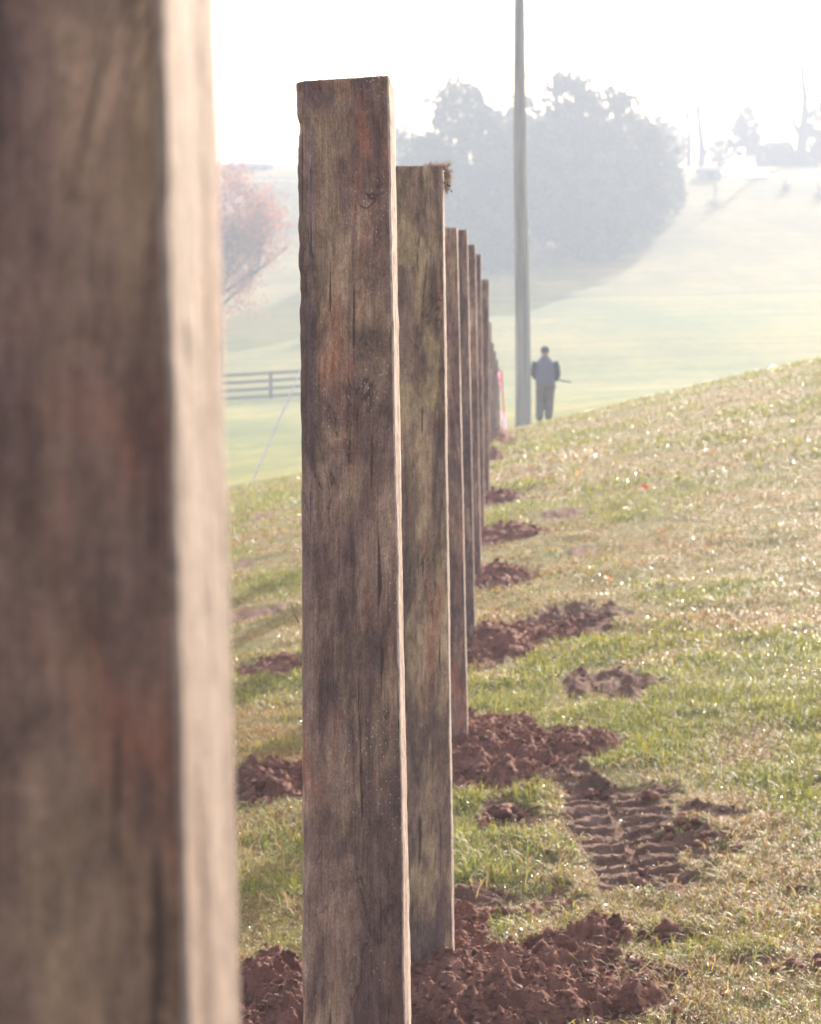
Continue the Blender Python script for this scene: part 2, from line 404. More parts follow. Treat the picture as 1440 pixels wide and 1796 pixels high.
# ------------------------------------------------------------------ soil mounds
ico_v = None
def ico():
    t = (1+5**.5)/2
    v = np.array([(-1,t,0),(1,t,0),(-1,-t,0),(1,-t,0),(0,-1,t),(0,1,t),(0,-1,-t),(0,1,-t),(t,0,-1),(t,0,1),(-t,0,-1),(-t,0,1)], float)
    f = [(0,11,5),(0,5,1),(0,1,7),(0,7,10),(0,10,11),(1,5,9),(5,11,4),(11,10,2),(10,7,6),(7,1,8),(3,9,4),(3,4,2),(3,2,6),(3,6,8),(3,8,9),(4,9,5),(2,4,11),(6,2,10),(8,6,7),(9,8,1)]
    v = list(v/np.linalg.norm(v[0])); cache = {}; nf = []
    def mid(a, b):
        k = (min(a, b), max(a, b))
        if k not in cache:
            p = v[a]+v[b]; v.append(p/np.linalg.norm(p)); cache[k] = len(v)-1
        return cache[k]
    for a, b, c in f:
        ab, bc, ca = mid(a, b), mid(b, c), mid(c, a); nf += [(a, ab, ca), (b, bc, ab), (c, ca, bc), (ab, bc, ca)]
    return np.array(v), np.array(nf)
IV, IF = ico()
def lumps(cs, rs, seed, flat=.75, rough=.5):
    """many rough little lumps"""
    n = len(cs); k = len(IV)
    rot = RNG.uniform(0, 6.28, n); c, s = np.cos(rot), np.sin(rot)
    sc3 = RNG.uniform(.7, 1.25, (n, 3)); sc3[:, 2] *= flat
    dirs = IV[None]*(1+rough*(RNG.random((n, k, 1))*2-1))*sc3[:, None, :]
    x = dirs[:, :, 0]*c[:, None]-dirs[:, :, 1]*s[:, None]; y = dirs[:, :, 0]*s[:, None]+dirs[:, :, 1]*c[:, None]
    v = np.stack([x, y, dirs[:, :, 2]], 2)*rs[:, None, None]+cs[:, None, :]
    f = IF[None]+np.arange(n)[:, None, None]*k
    return v.reshape(-1, 3), f.reshape(-1, 3)
def mound_h(x, y, lobes, seed):
    h = np.full(np.shape(x), -1.0); hh = np.zeros(np.shape(x))
    wob = (fbm(x*9, y*9, 0, seed, 5)-.5)*2.0
    for L in lobes:
        q = lobe_val(x, y, L)+wob*.55
        g = L[5]*.42*sstep(0, .9, q)*(.7+.6*q.clip(0, 1))
        h = np.maximum(h, q); hh = np.maximum(hh, g)
    bil = np.abs(fbm(x*16, y*16, 0, seed+3, 5)-.5)*2; fine = (.35-bil)*.060+(fbm(x*75, y*75, 0, seed+8, 3)-.5)*.030+np.maximum(0, vn(x*13, y*13, 0, seed+5)-.6)*.035
    return np.where(h > 0, hh+fine*sstep(0, .25, h)+.006, -.03+.10*np.clip(h, -.4, 0)), h
for mi_, (lobes, label) in enumerate(MOUNDS):
    x0 = min(L[0]-L[2]*1.5 for L in lobes); x1 = max(L[0]+L[2]*1.5 for L in lobes)
    y0 = min(L[1]-L[3]*1.5 for L in lobes); y1 = max(L[1]+L[3]*1.5 for L in lobes)
    yc = (y0+y1)/2; st = (.0010 if yc < 9 else .0014)*yc
    gx = np.arange(x0, x1, st); gy = np.arange(y0, y1, st*1.1)
    A, B = np.meshgrid(gx, gy); a, b_ = A.ravel(), B.ravel()
    hm, hv = mound_h(a, b_, lobes, 100+mi_*7)
    z = terr(a, b_)+hm; vis = hv > -.12
    n_ = len(gx); q = (np.arange(len(gy)-1)[:, None]*n_+np.arange(n_-1)[None, :]).ravel()
    fq = np.stack([q, q+1, q+n_+1, q+n_], 1); keep = vis[fq].any(1); fq = fq[keep]
    tri = np.concatenate([fq[:, [0, 1, 2]], fq[:, [0, 2, 3]]])
    used = np.unique(tri); remap = -np.ones(len(a), int); remap[used] = np.arange(len(used))
    V0 = np.stack([a, b_, z], 1)[used]; T0 = remap[tri]
    # crumbs on and round the heap
    area = sum(L[2]*L[3]*3 for L in lobes); ncr = int(min(7000, max(150, area*9000/(1+(yc/9)**2))))
    ci = RNG.choice(np.where((hv > -.05))[0], ncr)
    sp_ = np.where(RNG.random(ncr) < .35, .16, .03); cx, cy = a[ci]+RNG.normal(0, 1, ncr)*sp_, b_[ci]+RNG.normal(0, 1, ncr)*sp_
    hc, _ = mound_h(cx, cy, lobes, 100+mi_*7)
    rr = np.clip(RNG.lognormal(math.log(.0028), .5, ncr), .0016, .0085)*(1+max(0, yc-7)*.08)
    Cc = np.stack([cx, cy, terr(cx, cy)+np.maximum(hc, 0)+rr*.35], 1)
    V1, T1 = lumps(Cc, rr, mi_)
    base = Vector((float(np.mean(V0[:, 0])), float(np.mean(V0[:, 1])), float(np.mean(V0[:, 2]))))
    V = np.concatenate([V0, V1])-np.array(base); T = np.concatenate([T0, T1+len(V0)])
    o = mesh_obj("soil_mound", V, T, MUD, smooth=False, loc=base)
    tag(o, label, "soil pile", "red soil piles at the foot of the posts")
# loose clods lying beside the tyre print and on the bare patches
cl = [(890, 1425, .045, "rough clod of turf and soil left of the tyre print, behind the green tuft"), (915, 1447, .035, None), (1195, 1460, .035, None), (1175, 1648, .04, "dark clod in the turf right of the nearest pile"),
      (1215, 1640, .025, None), (1145, 1545, .03, None), (1410, 1565, .02, None), (862, 1450, .03, None), (1275, 1495, .03, None), (1240, 1480, .028, None), (945, 1595, .04, None), (975, 1575, .03, None), (1060, 1385, .03, None), (1150, 1400, .028, None), (880, 1600, .03, None), (1400, 1700, .03, None), (1120, 1510, .022, None)]
cc, rs = [], []
for px, py, r, _ in cl:
    x, y, d = ground_at(px, py, terr0)
    for k in range(9):
        dx, dy = RNG.normal(0, r*.9), RNG.normal(0, r*.9)
        rk = r*RNG.uniform(.2, .62); cc.append((x+dx, y+dy, float(terr(x+dx, y+dy))+rk*.4)); rs.append(rk)
# crumbs over bare patches too
n = 9000
px_, py_ = RNG.uniform(-1.2, 2.4, n), RNG.uniform(4.6, 11, n)
kk = (bare_of(px_, py_) > .5) & (RNG.random(n) < .8)
px_, py_ = px_[kk], py_[kk]; rr = np.clip(RNG.lognormal(math.log(.006), .5, len(px_)), .003, .02)
u_, v_ = tyre_uv(px_, py_); ok = ~((np.abs(u_) < TLEN/2) & (np.abs(v_) < TWID/2) & (rr > .006)); px_, py_, rr = px_[ok], py_[ok], rr[ok]
cc = np.concatenate([np.array(cc), np.stack([px_, py_, terr(px_, py_)+rr*.3], 1)]); rs = np.concatenate([np.array(rs), rr])
V1, T1 = lumps(cc, rs, 3)
o = mesh_obj("soil_crumbs", V1, T1, MUD)
tag(o, "scattered crumbs and clods of red soil on the worn turf", None, None, "stuff")

# ------------------------------------------------------------------ grass
def blades(n, y0, y1, ulo, uhi, hmin, hmax, wid, flatp, seed, powr=1.0):
    rg = np.random.default_rng(seed)
    y = y0*(y1/y0)**(rg.random(n)**powr)
    u = rg.uniform(ulo, uhi, n); x = u*y
    # clumping
    dens = fbm(x*5, y*5, 0, 41, 3)
    g = fbm(x*1.3+3, y*.9, 0, 42, 4); g2 = vn(x*6, y*6, 0, 43)
    keep = rg.random(n) < np.clip((dens-.22)*3.4, .34, 1)
    br = bare_of(x, y); keep &= rg.random(n) > br*(.93+.05*(y > 9))
    x, y, g, g2, dens, br = x[keep], y[keep], g[keep], g2[keep], dens[keep], br[keep]; n = len(x)
    green = np.clip((g-.5)*4.6+.22+(g2-.5)*1.2, .04, .96)
    green = green*(1-.75*sstep(-.0, .25, np.where(br > .01, br, 0)))
    isg = rg.random(n) < green
    h = rg.uniform(hmin, hmax, n)*(.6+.8*dens)*np.where(isg, 1.15, .85)*np.where(br > .05, .7, 1)
    tall = rg.random(n) < .02; h = np.where(tall, h*1.5, h)
    lean = np.where(isg, rg.uniform(.15, 1.15, n), rg.uniform(.6, 1.5, n))
    flat = rg.random(n) < flatp; lean = np.where(flat, rg.uniform(1.35, 1.56, n), lean)
    az = rg.uniform(0, 2*np.pi, n); wdt = wid*rg.uniform(.6, 1.35, n)*np.where(isg, 1.1, .75)
    z = terr(x, y)-.004
    dx, dy = np.cos(az), np.sin(az)
    ta = az+np.pi/2+rg.normal(0, .6, n); wx, wy = np.cos(ta)*wdt/2, np.sin(ta)*wdt/2
    def pt(f, bend):
        L = h*f; l = lean*bend
        return x+dx*np.sin(l)*L, y+dy*np.sin(l)*L, z+np.cos(l)*L+.003
    b0 = pt(0, 1); m = pt(.55, .75); tp = pt(1, 1.12)
    V = np.empty((n, 5, 3))
    for k, (p, s) in enumerate(((b0, 1), (b0, -1), (m, -.8), (m, .8))):
        V[:, k, 0] = p[0]+wx*s; V[:, k, 1] = p[1]+wy*s; V[:, k, 2] = p[2]
    V[:, 4, 0], V[:, 4, 1], V[:, 4, 2] = tp
    Fc = np.array([[0, 1, 2], [0, 2, 3], [3, 2, 4]])[None]+np.arange(n)[:, None, None]*5
    r = rg.random(n)[:, None]
    cg = np.array([.145, .170, .040])*(1-r)+np.array([.33, .31, .075])*r
    cs = np.array([.28, .225, .105])*(1-r)+np.array([.50, .44, .24])*r
    r2 = rg.random(n)
    cs = np.where((r2 < .30)[:, None], np.array([.32, .165, .065])*(.7+.7*r), cs)
    cs = np.where((r2 > .85)[:, None], np.array([.16, .12, .075])*(.7+.6*r), cs)
    cg = np.where((r2 < .08)[:, None], np.array([.40, .33, .07])*(.8+.4*r), cg)
    pb = sstep(.45, .60, fbm(x*1.7+20, y*1.1, 0, 91, 4))[:, None]*.5
    cs = cs*np.array([1.04, .97, .76])
    cs = cs*(1-pb)+cs*np.array([.98, .66, .44])*pb
    col = np.where(isg[:, None], cg*1.08, cs)
    col = col*np.array([1.03, 1.0, .82])
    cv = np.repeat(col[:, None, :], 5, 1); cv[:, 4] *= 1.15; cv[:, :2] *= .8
    return V.reshape(-1, 3), Fc.reshape(-1, 3), cv.reshape(-1, 3), np.stack(tp, 1), np.stack(m, 1)
GM = attr_leaf_mat("grass_blades", .45, .5, .28)
parts = [blades(430000, 4.2, 9.0, -.22, .27, .016, .048, .0028, .55, 1, 1.0),
         blades(190000, 9.0, 16.0, -.22, .30, .018, .052, .0046, .45, 2, 1.0),
         blades(120000, 16.0, 44.0, -.20, .28, .025, .065, .010, .25, 3, .9)]
vo = 0; Vs, Fs, Cs, tips = [], [], [], []
for V, Fc, cv, tp, md in parts:
    Vs.append(V); Fs.append(Fc+vo); Cs.append(cv); vo += len(V); tips.append((tp, md))
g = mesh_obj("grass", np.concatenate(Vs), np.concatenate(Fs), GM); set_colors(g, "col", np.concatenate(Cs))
tag(g, "short wet autumn grass, green mixed with straw coloured thatch", None, None, "stuff")
# longer green tufts by the tyre print and elsewhere
def tuft_blades(spots, seed):
    rg = np.random.default_rng(seed); X_, Y_, H_, G_ = [], [], [], []
    for px, py, n, r, h, gr in spots:
        x, y, d = ground_at(px, py, terr0)
        X_.append(rg.normal(x, r, n)); Y_.append(rg.normal(y, r*1.4, n)); H_.append(rg.uniform(.5, 1.1, n)*h); G_.append(rg.random(n) < gr)
    x, y, h, isg = map(np.concatenate, (X_, Y_, H_, G_)); n = len(x)
    az = rg.uniform(0, 6.28, n); lean = rg.uniform(.5, 1.4, n); z = terr(x, y)-.004; wd = .0042*rg.uniform(.6, 1.2, n)
    ta = az+np.pi/2+rg.normal(0, .5, n); wx, wy = np.cos(ta)*wd/2, np.sin(ta)*wd/2; dx, dy = np.cos(az), np.sin(az)
    V = np.empty((n, 7, 3))
    for k, (f, bd, s) in enumerate(((0, .5, 1), (0, .5, -1), (.4, .6, -.95), (.4, .6, .95), (.75, .9, -.7), (.75, .9, .7), (1, 1.15, 0))):
        L = h*f; l = lean*bd
        V[:, k, 0] = x+dx*np.sin(l)*L+wx*s; V[:, k, 1] = y+dy*np.sin(l)*L+wy*s; V[:, k, 2] = z+np.cos(l)*L
    Fc = np.array([[0, 1, 2], [0, 2, 3], [3, 2, 4], [3, 4, 5], [5, 4, 6]])[None]+np.arange(n)[:, None, None]*7
    r = rg.random(n)[:, None]
    col = np.where(isg[:, None], np.array([.14, .20, .035])*(1-r)+np.array([.33, .35, .07])*r, np.array([.36, .25, .12])*(1-r)+np.array([.5, .36, .15])*r)
    o = mesh_obj("grass_tufts", V.reshape(-1, 3), Fc.reshape(-1, 3), GM)
    set_colors(o, "col", np.repeat(col[:, None, :], 7, 1).reshape(-1, 3))
    tag(o, "longer green and straw tufts in the worn turf near the soil piles", None, None, "stuff")
spots = [(860, 1530, 260, .07, .10, .85), (930, 1520, 220, .07, .10, .8), (815, 1510, 160, .06, .09, .8), (990, 1480, 60, .05, .07, .3), (1370, 1480, 200, .10, .08, .8), (1400, 1380, 200, .12, .08, .8),
         (1230, 1680, 160, .10, .09, .6), (1330, 1720, 200, .12, .09, .4), (1180, 1750, 160, .10, .09, .3), (1050, 1740, 120, .08, .08, .2), (930, 1770, 80, .05, .08, .5), (1290, 1610, 160, .1, .08, .6), (1150, 1600, 90, .08, .08, .5),
         (470, 1470, 200, .06, .10, .7), (440, 1530, 160, .05, .09, .5), (490, 1590, 120, .05, .09, .4), (450, 1240, 160, .08, .09, .8), (480, 1200, 120, .08, .08, .8), (850, 1050, 200, .09, .09, .3), (870, 1090, 120, .1, .08, .3), (1260, 1060, 160, .1, .08, .8),
         (1250, 1320, 160, .15, .08, .6), (1100, 1290, 120, .12, .08, .4), (1420, 1650, 160, .1, .08, .5), (850, 1190, 140, .1, .09, .5)]
for k in range(30):
    d = random.uniform(4.8, 12); u = random.uniform(-.09, .2)
    if float(bare_of(np.array([u*d]), np.array([d]))[0]) > .3: continue
    q = u*F+PX0; zz = float(terr0(u*d, d)); spots.append((q, PYH+(CAMZ-zz)/d*F, random.randint(20, 70), .04, random.uniform(.05, .09), random.random()))
spots = [(a, b, int(c*.55), r*1.2, h*.85, gr*.7) for a, b, c, r, h, gr in spots]
tuft_blades(spots, 11)
# dew drops on the blade tips
rg = np.random.default_rng(5)
dv, dr = [], []
for (tp, md), frac, r0, r1 in zip(tips, (.008, .009, .008), (.0010, .0016, .0034), (.0019, .0034, .0066)):
    k = rg.random(len(tp)) < frac*(.15+2.3*np.clip((fbm(tp[:, 0]*1.1, tp[:, 1]*.7, 0, 60, 3)-.36)*3, 0, 1))*np.clip(.55+tp[:, 0]/tp[:, 1]*4.5, .15, 1.6)
    p = np.where(rg.random((k.sum(), 1)) < .6, tp[k], md[k]); dv.append(p); dr.append(rg.uniform(r0, r1, k.sum())*rg.uniform(.6, 1, k.sum()))
dv = np.concatenate(dv); dr = np.concatenate(dr)
nD = len(dv); V = (IV[None]*dr[:, None, None]+dv[:, None, :]).reshape(-1, 3); T = (IF[None]+np.arange(nD)[:, None, None]*len(IV)).reshape(-1, 3)
m, t, b = mat("dew_glint_white"); b.inputs["Base Color"].default_value = (.95, .96, 1, 1); b.inputs["Roughness"].default_value = .22; b.inputs["Specular IOR Level"].default_value = 1.0
gl = t.nodes.new("ShaderNodeBsdfGlossy"); gl.inputs["Roughness"].default_value = .12; gl.inputs[0].default_value = (1, 1, 1, 1)
tr = t.nodes.new("ShaderNodeBsdfTranslucent"); tr.inputs[0].default_value = (.97, .98, 1, 1)  # white colour stands in for the sun's glint in the clear drops
mx = t.nodes.new("ShaderNodeMixShader"); mx.inputs[0].default_value = .5; t.links.new(tr.outputs[0], mx.inputs[1]); t.links.new(gl.outputs[0], mx.inputs[2]); t.links.new(mx.outputs[0], t.nodes["Material Output"].inputs[0])
o = mesh_obj("dew_drops", V, T, m, smooth=True); tag(o, "sparkling dew drops on the grass blades", None, None, "stuff")
# flat films of water lying on the blades: each is a small facet, tilted at random, that flashes when it happens to face the sun
dv, dr = [], []
for (tp, md), frac, r0, r1 in zip(tips, (.55, .9, 1.4), (.0010, .0017, .0030), (.0021, .0035, .0066)):
    wgt = np.clip((fbm(tp[:, 0]*1.1, tp[:, 1]*.7, 0, 60, 3)-.36)*3, 0, 1)*np.clip(.55+tp[:, 0]/tp[:, 1]*4.5, .15, 1.6)
    k = rg.random(len(tp)) < frac*(.15+2.3*wgt)
    dv.append(tp[k]*.5+md[k]*.5+np.array([0, 0, .009])); dr.append(rg.uniform(r0, r1, k.sum()))
dv = np.concatenate(dv); dr = np.concatenate(dr)[:, None]; n = len(dv)
nm = rg.normal(size=(n, 3))*.42; nm[:, 2] = 1; nm /= np.linalg.norm(nm, axis=1, keepdims=True)
a = np.cross(nm, rg.normal(size=(n, 3))); a /= np.linalg.norm(a, axis=1, keepdims=True); b_ = np.cross(nm, a)
V = np.stack([dv+a*dr, dv+b_*dr*.8, dv-a*dr, dv-b_*dr*.8], 1).reshape(-1, 3)
m, t, b = mat("water_film"); gl = t.nodes.new("ShaderNodeBsdfGlossy"); gl.inputs["Roughness"].default_value = .25
tr = t.nodes.new("ShaderNodeBsdfTransparent"); mx = t.nodes.new("ShaderNodeMixShader"); mx.inputs[0].default_value = .17
t.links.new(tr.outputs[0], mx.inputs[1]); t.links.new(gl.outputs[0], mx.inputs[2]); t.links.new(mx.outputs[0], t.nodes["Material Output"].inputs[0])
o = mesh_obj("dew_film", V, np.arange(n*4).reshape(n, 4), m); tag(o, "thin films of dew glinting on the grass", None, None, "stuff")

# ------------------------------------------------------------------ fence posts
FACE = [wood_face_mat("weathered_pine_red", (1.72, 1.33, 1.12), .5, .12, .535), wood_face_mat("weathered_pine_face"), wood_face_mat("weathered_pine_olive", (2.30, 1.88, 1.45), .8, .3), wood_face_mat("weathered_pine_plain", (2.45, 1.92, 1.58), .4, .15)]
SAWN = sawn_mat("sawn_edge_tan", 1.1); SAWN2 = sawn_mat("fresh_sawn_edge_pale", 1.75)
AX = Vector((.042, 1, 0)).normalized(); FX = Vector((1, -.042, 0)).normalized()
def post(d, xr_top, xr_bot, wpx_top, wpx_bot, y_top, y_bot, label, mat_i, seed, rows, thick=.14, wane=.006, rough=1.0, tilt=0.0):
    """front right edge at xr_top on row y_top and xr_bot on row y_bot (photo pixels), front face wpx wide"""
    RB, RT = P(xr_bot, y_bot, d), P(xr_top, y_top, d)
    # carry the post 0.25 m into the ground
    dn = (RB-RT).normalized(); RB2 = RB+dn*.25
    H = (RT-RB2).length; wb, wt = wpx_bot/F*d, wpx_top/F*d
    loc = Vector((RB.x-wb/2, RB.y+thick/2, float(terr0(RB.x-wb/2, RB.y+thick/2))))
    nf, ns, ncn = max(6, int(rows*.12)), max(5, int(rows*.10)), 4
    def ring(w_, T_, r, rl):
        pts = []; mi = []
        # counter clockwise seen from above, start at front-left corner; local a = along FX (0 = right edge, -w left), bq = depth
        def corner(cx, cy, rr, a0):
            for k in range(ncn+1):
                an = a0+math.pi/2*k/ncn; pts.append((cx+rr*math.cos(an), cy+rr*math.sin(an)))
        for k in range(nf): pts.append((-w_+rl+(w_-rl-r)*k/nf, 0)); mi.append(0)
        corner(-r, r, r, -math.pi/2); mi.extend([0]*(1)+[1]*(ncn))
        for k in range(1, ns): pts.append((0, r+(T_-2*r)*k/ns)); mi.append(1)
        corner(-r, T_-r, r, 0); mi.extend([1]*(ncn+1))
        for k in range(1, nf//2): pts.append((-r-(w_-2*r)*k/(nf//2), T_)); mi.append(0)
        corner(-w_+r, T_-r, r, math.pi/2); mi.extend([0]*(ncn+1))
        for k in range(1, ns//2): pts.append((-w_, T_-r-(T_-r-rl)*k/(ns//2))); mi.append(0)
        corner(-w_+rl, rl, rl, math.pi); mi.extend([0]*(ncn+1))
        return pts, mi
    V = []; mi = None; n = None
    for j in range(rows+1):
        f = j/rows; c = RB2.lerp(RT, f); w_ = wb+(wt-wb)*f
        rl = wane*(1+.6*math.sin(f*5+seed))
        pts, mi = ring(w_, thick, .004, max(.004, rl)); n = len(pts)
        for (a, bq) in pts: V.append(c+FX*a+AX*bq+Vector((0, 0, tilt*(-a)*(f > .9)*(f-.9)*10)))
    V = np.array([tuple(v) for v in V])
    # outward displacement
    cen = np.repeat(V.reshape(rows+1, n, 3).mean(1), n, 0); out = V-cen; out[:, 2] = 0
    dist = np.linalg.norm(out, axis=1, keepdims=True); out /= dist
    ang = np.arctan2(out[:, 1], out[:, 0])
    zz = V[:, 2]
    d1 = (fbm(np.cos(ang)*2+seed, np.sin(ang)*2, zz*3.2, seed, 3)-.5)*.006
    d2 = (fbm(V[:, 0]*120, V[:, 1]*120, zz*26, seed+1, 3)-.5)*.0032
    d3 = (fbm(V[:, 0]*30, V[:, 1]*30, zz*60, seed+2, 2)-.5)*.0018
    disp = (d1+d2+d3)*rough
    if seed == 22:   # the post in focus: ragged upper left edge and a lip under the top
        left = np.clip(-out[:, 0]*1.4-.45, 0, 1)
        up = sstep(1.25, 1.70, zz)
        disp += left*up*(fbm(zz*45, zz*0, 0, 90, 4)-.5)*.006
        top = sstep(1.80, 1.815, zz)*np.clip(1-(V[:, 0]+.13)/.11, 0, 1)
        disp += top*.0035
    V[:, 0] += out[:, 0]*disp; V[:, 1] += out[:, 1]*disp
    faces = []; mats = []
    for j in range(rows):
        for k in range(n):
            k2 = (k+1) % n; faces.append((j*n+k, j*n+k2, (j+1)*n+k2, (j+1)*n+k)); mats.append(mi[k])
    # top: rings shrinking to the centre with a rough end-grain surface
    Vl = [tuple(v) for v in V]; last = rows*n; tc = V[last:last+n].mean(0)
    for s_i, s in enumerate((.97, .85, .6, .3)):
        st0 = len(Vl)
        for k in range(n):
            p = V[last+k]; q = tc+(p-tc)*s; q[2] = tc[2]+(p[2]-tc[2])*1.0*s+.0008+.002*(float(vn(q[0]*300, q[1]*300, 0, seed))-.3)
            q[2] = p[2]*s+tc[2]*(1-s)+.0015*random.random(); Vl.append(tuple(q))
        prev = last if s_i == 0 else st0-n
        for k in range(n):
            k2 = (k+1) % n; faces.append((prev+k, prev+k2, st0+k2, st0+k)); mats.append(1)
    faces.append(tuple(range(len(Vl)-n, len(Vl)))); mats.append(1)
    o = mesh_obj("fence_post", np.array(Vl)-np.array(loc), faces, [FACE[mat_i], SAWN if d < 1 else SAWN2], smooth=True, mi=mats, loc=loc)
    return tag(o, label, "fence post", "square wooden fence posts set in a row")
GRP = "square wooden fence posts set in a row"
def gz(px, d):
    x = (px-PX0)/F*d; return PYH+(CAMZ-float(terr0(x, d)))/d*F
post(.78, 271, 512, 700, 700, -560, 8400, "out of focus brown post filling the left edge of the photo, nearest of all", 0, 11, 420, .145, .006, .8)
post(2.9, 682, 726.5, 161, 196, 133, 2600, "weathered brown post in sharp focus with dark streaks and white specks", 1, 22, 520, .145, .011, 1.0, -.062)
P3 = post(5.3, 776, 795, 112, 116, 291, gz(795, 5.3), "olive brown post with wood shavings on its top right corner", 2, 33, 300, .145, .005, .9)
specs = [(7.7, 801.5, 821, 76, 76, 399, "fourth post, narrow brown one showing a tall strip right of the olive post"),
         (10.1, 819.5, 833.5, 56, 56, 403, "fifth post, purplish brown, its top level with the fourth post's"),
         (12.5, 833.5, 844, 47, 47, 429, "sixth post, greyish brown with a pale sunlit edge, top stepping down"),
         (14.9, 843.5, 850, 38, 38, 446, "seventh post, thin pale brown sliver before the slightly wider one"),
         (17.3, 857.5, 858.5, 34, 34, 490, "eighth post, grey brown and wider looking, its top well below the others")]
for i, (d, xt, xb, wt, wb, yt, lab) in enumerate(specs):
    post(d, xt, xb, wt, wb, yt, gz(xb, d), lab, (3, 1, 3, 3, 3)[i], 44+i*5, 150, .145, .005, .8)
far = [(27.5, 862, 861, 565, "blurred post at the crest, first after the wide grey one"), (31, 866, 866, 601, "blurred pale post at the crest, second after the wide grey one"),
       (35, 870, 870, 616, "blurred pale post at the crest, third after the wide grey one"), (39, 873.5, 874, 630, "blurred pale post, second farthest in the row"), (43, 876.5, 877, 645, "farthest blurred pale post beside the pink ribbon")]
for i, (d, xt, xb, yt, lab) in enumerate(far):
    post(d, xt, xb, 20-i*1.5, 20-i*1.5, yt, gz(xb, d), lab, 3, 80+i*3, 50, .145, .004, .6)

# shavings on the third post's top right corner
STRAW = simple_mat("dry_wood_fibre", (.55, .40, .28), .8, .35, 90, .2, .35)
DARKF = simple_mat("dark_bark_scrap", (.07, .045, .035), .8, .3, 60)
c0 = P(777, 293, 5.3)
sh = empty("wood_shavings", c0, "tuft of wood shavings and bark scraps caught on the olive post's top corner", "wood shavings")
mb = MB(); rnd = random.Random(3)
def fibre(mb, p, dirv, L, r):
    pts = [Vector(p)]; dv_ = Vector(dirv).normalized()
    for k in range(4):
        dv_ = (dv_+Vector((rnd.gauss(0, .45), rnd.gauss(0, .3), rnd.gauss(0, .35)))).normalized(); pts.append(pts[-1]+dv_*L/4)
    mb.tube(pts, [r, r, r*.8, r*.5, r*.2], 4)
for k in range(150):
    p = (c0.x-.035+rnd.random()*.045, c0.y+rnd.random()*.06, c0.z+rnd.random()*.004)
    fibre(mb, p, (rnd.gauss(0, 1), rnd.gauss(0, .6), abs(rnd.gauss(0, .25))), rnd.uniform(.012, .03), rnd.uniform(.0005, .0012))
for k in range(110):
    f = rnd.random(); p = (c0.x+.002+rnd.random()*.008, c0.y+.01+rnd.random()*.03, c0.z-f*.055)
    fibre(mb, p, (abs(rnd.gauss(.5, .6)), rnd.gauss(0, .6), rnd.gauss(-.3, .6)), rnd.uniform(.010, .026), rnd.uniform(.0005, .0014))
for k in range(2): fibre(mb, (c0.x-.014+k*.006, c0.y+.01, c0.z), (.1*k-.03, 0, 1), .022, .0006)
mb.build("fibre_tuft", STRAW, sh, loc=None).location = -Vector(c0)
mb = MB()
for (dx, dz, a, L, wdt) in ((.012, -.016, -.35, .014, .007), (.010, -.040, -.6, .022, .006), (.021, -.056, -1.2, .008, .003), (.006, -.024, -1.3, .012, .004)):
    p = Vector((c0.x+dx, c0.y+.02, c0.z+dz)); dr_ = Vector((math.cos(a), 0, math.sin(a)))
    mb.tube([p-dr_*L*.5, p-dr_*L*.15, p+dr_*L*.2, p+dr_*L*.5], [.001, wdt*.5, wdt*.4, .0008], 6, (1, .35))
mb.build("bark_scrap", DARKF, sh).location = -Vector(c0)
# small splinter on the left edge of the post in focus
mb = MB(); p = P(524, 1092, 2.93)
mb.tube([p, p+Vector((-.004, 0, .008)), p+Vector((-.012, -.002, .026))], [.0012, .0009, .0003], 5)
o = mb.build("wood_splinter", STRAW, None, True, loc=p); tag(o, "thin pale splinter sticking out from the focused post's left edge", "splinter")

# ------------------------------------------------------------------ utility pole, guy wire
POLE = simple_mat("grey_pole_wood", (.35, .295, .265), .75, .55, 14, .35, 0, .6, (1, 1, .04))
pd = 50.0; zb = float(terr0((918-PX0)/F*pd, pd)); up = empty("utility_pole", ((918-PX0)/F*pd, pd, zb), "tall grey wooden utility pole standing behind the crest beside the person", "utility pole")
mb = MB(); top = P(908, -260, pd); pts = []; rad = []
for k in range(30):
    f = k/29; pb = Vector((up.location.x, pd, zb-.4)); pts.append(pb.lerp(top, f)+Vector((.012*math.sin(f*9), 0, 0))); rad.append(.185-.080*f)
mb.tube(pts, rad, 24); o = mb.build("pole_shaft", POLE, up, True); o.location = -up.location
mb = MB()
ptsw = [p+Vector((.10-.05*i/29, -rad[i]*.86, 0)) for i, p in enumerate(pts)]
mb.tube(ptsw, .012, 6); METAL = simple_mat("dull_galvanised", (.42, .43, .45), .45, .15, 20, .5)
o = mb.build("ground_wire", METAL, up); o.location = -up.location
mb = MB(); mb.tube([top, top+Vector((0, 0, .12))], [.10, .03], 16); o = mb.build("pole_cap", METAL, up); o.location = -up.location
GUARD = simple_mat("pale_plastic_guard", (.72, .62, .62), .4, .08, 10, .5)
a0 = P(438, 836, 41); a0.z = float(terr0(a0.x, a0.y))-.05; a1 = P(908, -220, 50)
gw = empty("guy_wire", a0, "thin pale guy wire slanting up from the grass left of the focused post", "guy wire")
mb = MB(); mb.tube([a0, a0.lerp(a1, .5), a1], .010, 6); o = mb.build("cable", METAL, gw); o.location = -a0
ga = P(450, 800, 41.2); gb = a0.lerp(a1, .175)
mb = MB(); mb.tube([a0.lerp(a1, .022), gb], .017, 10); o = mb.build("plastic_guard", GUARD, gw); o.location = -a0

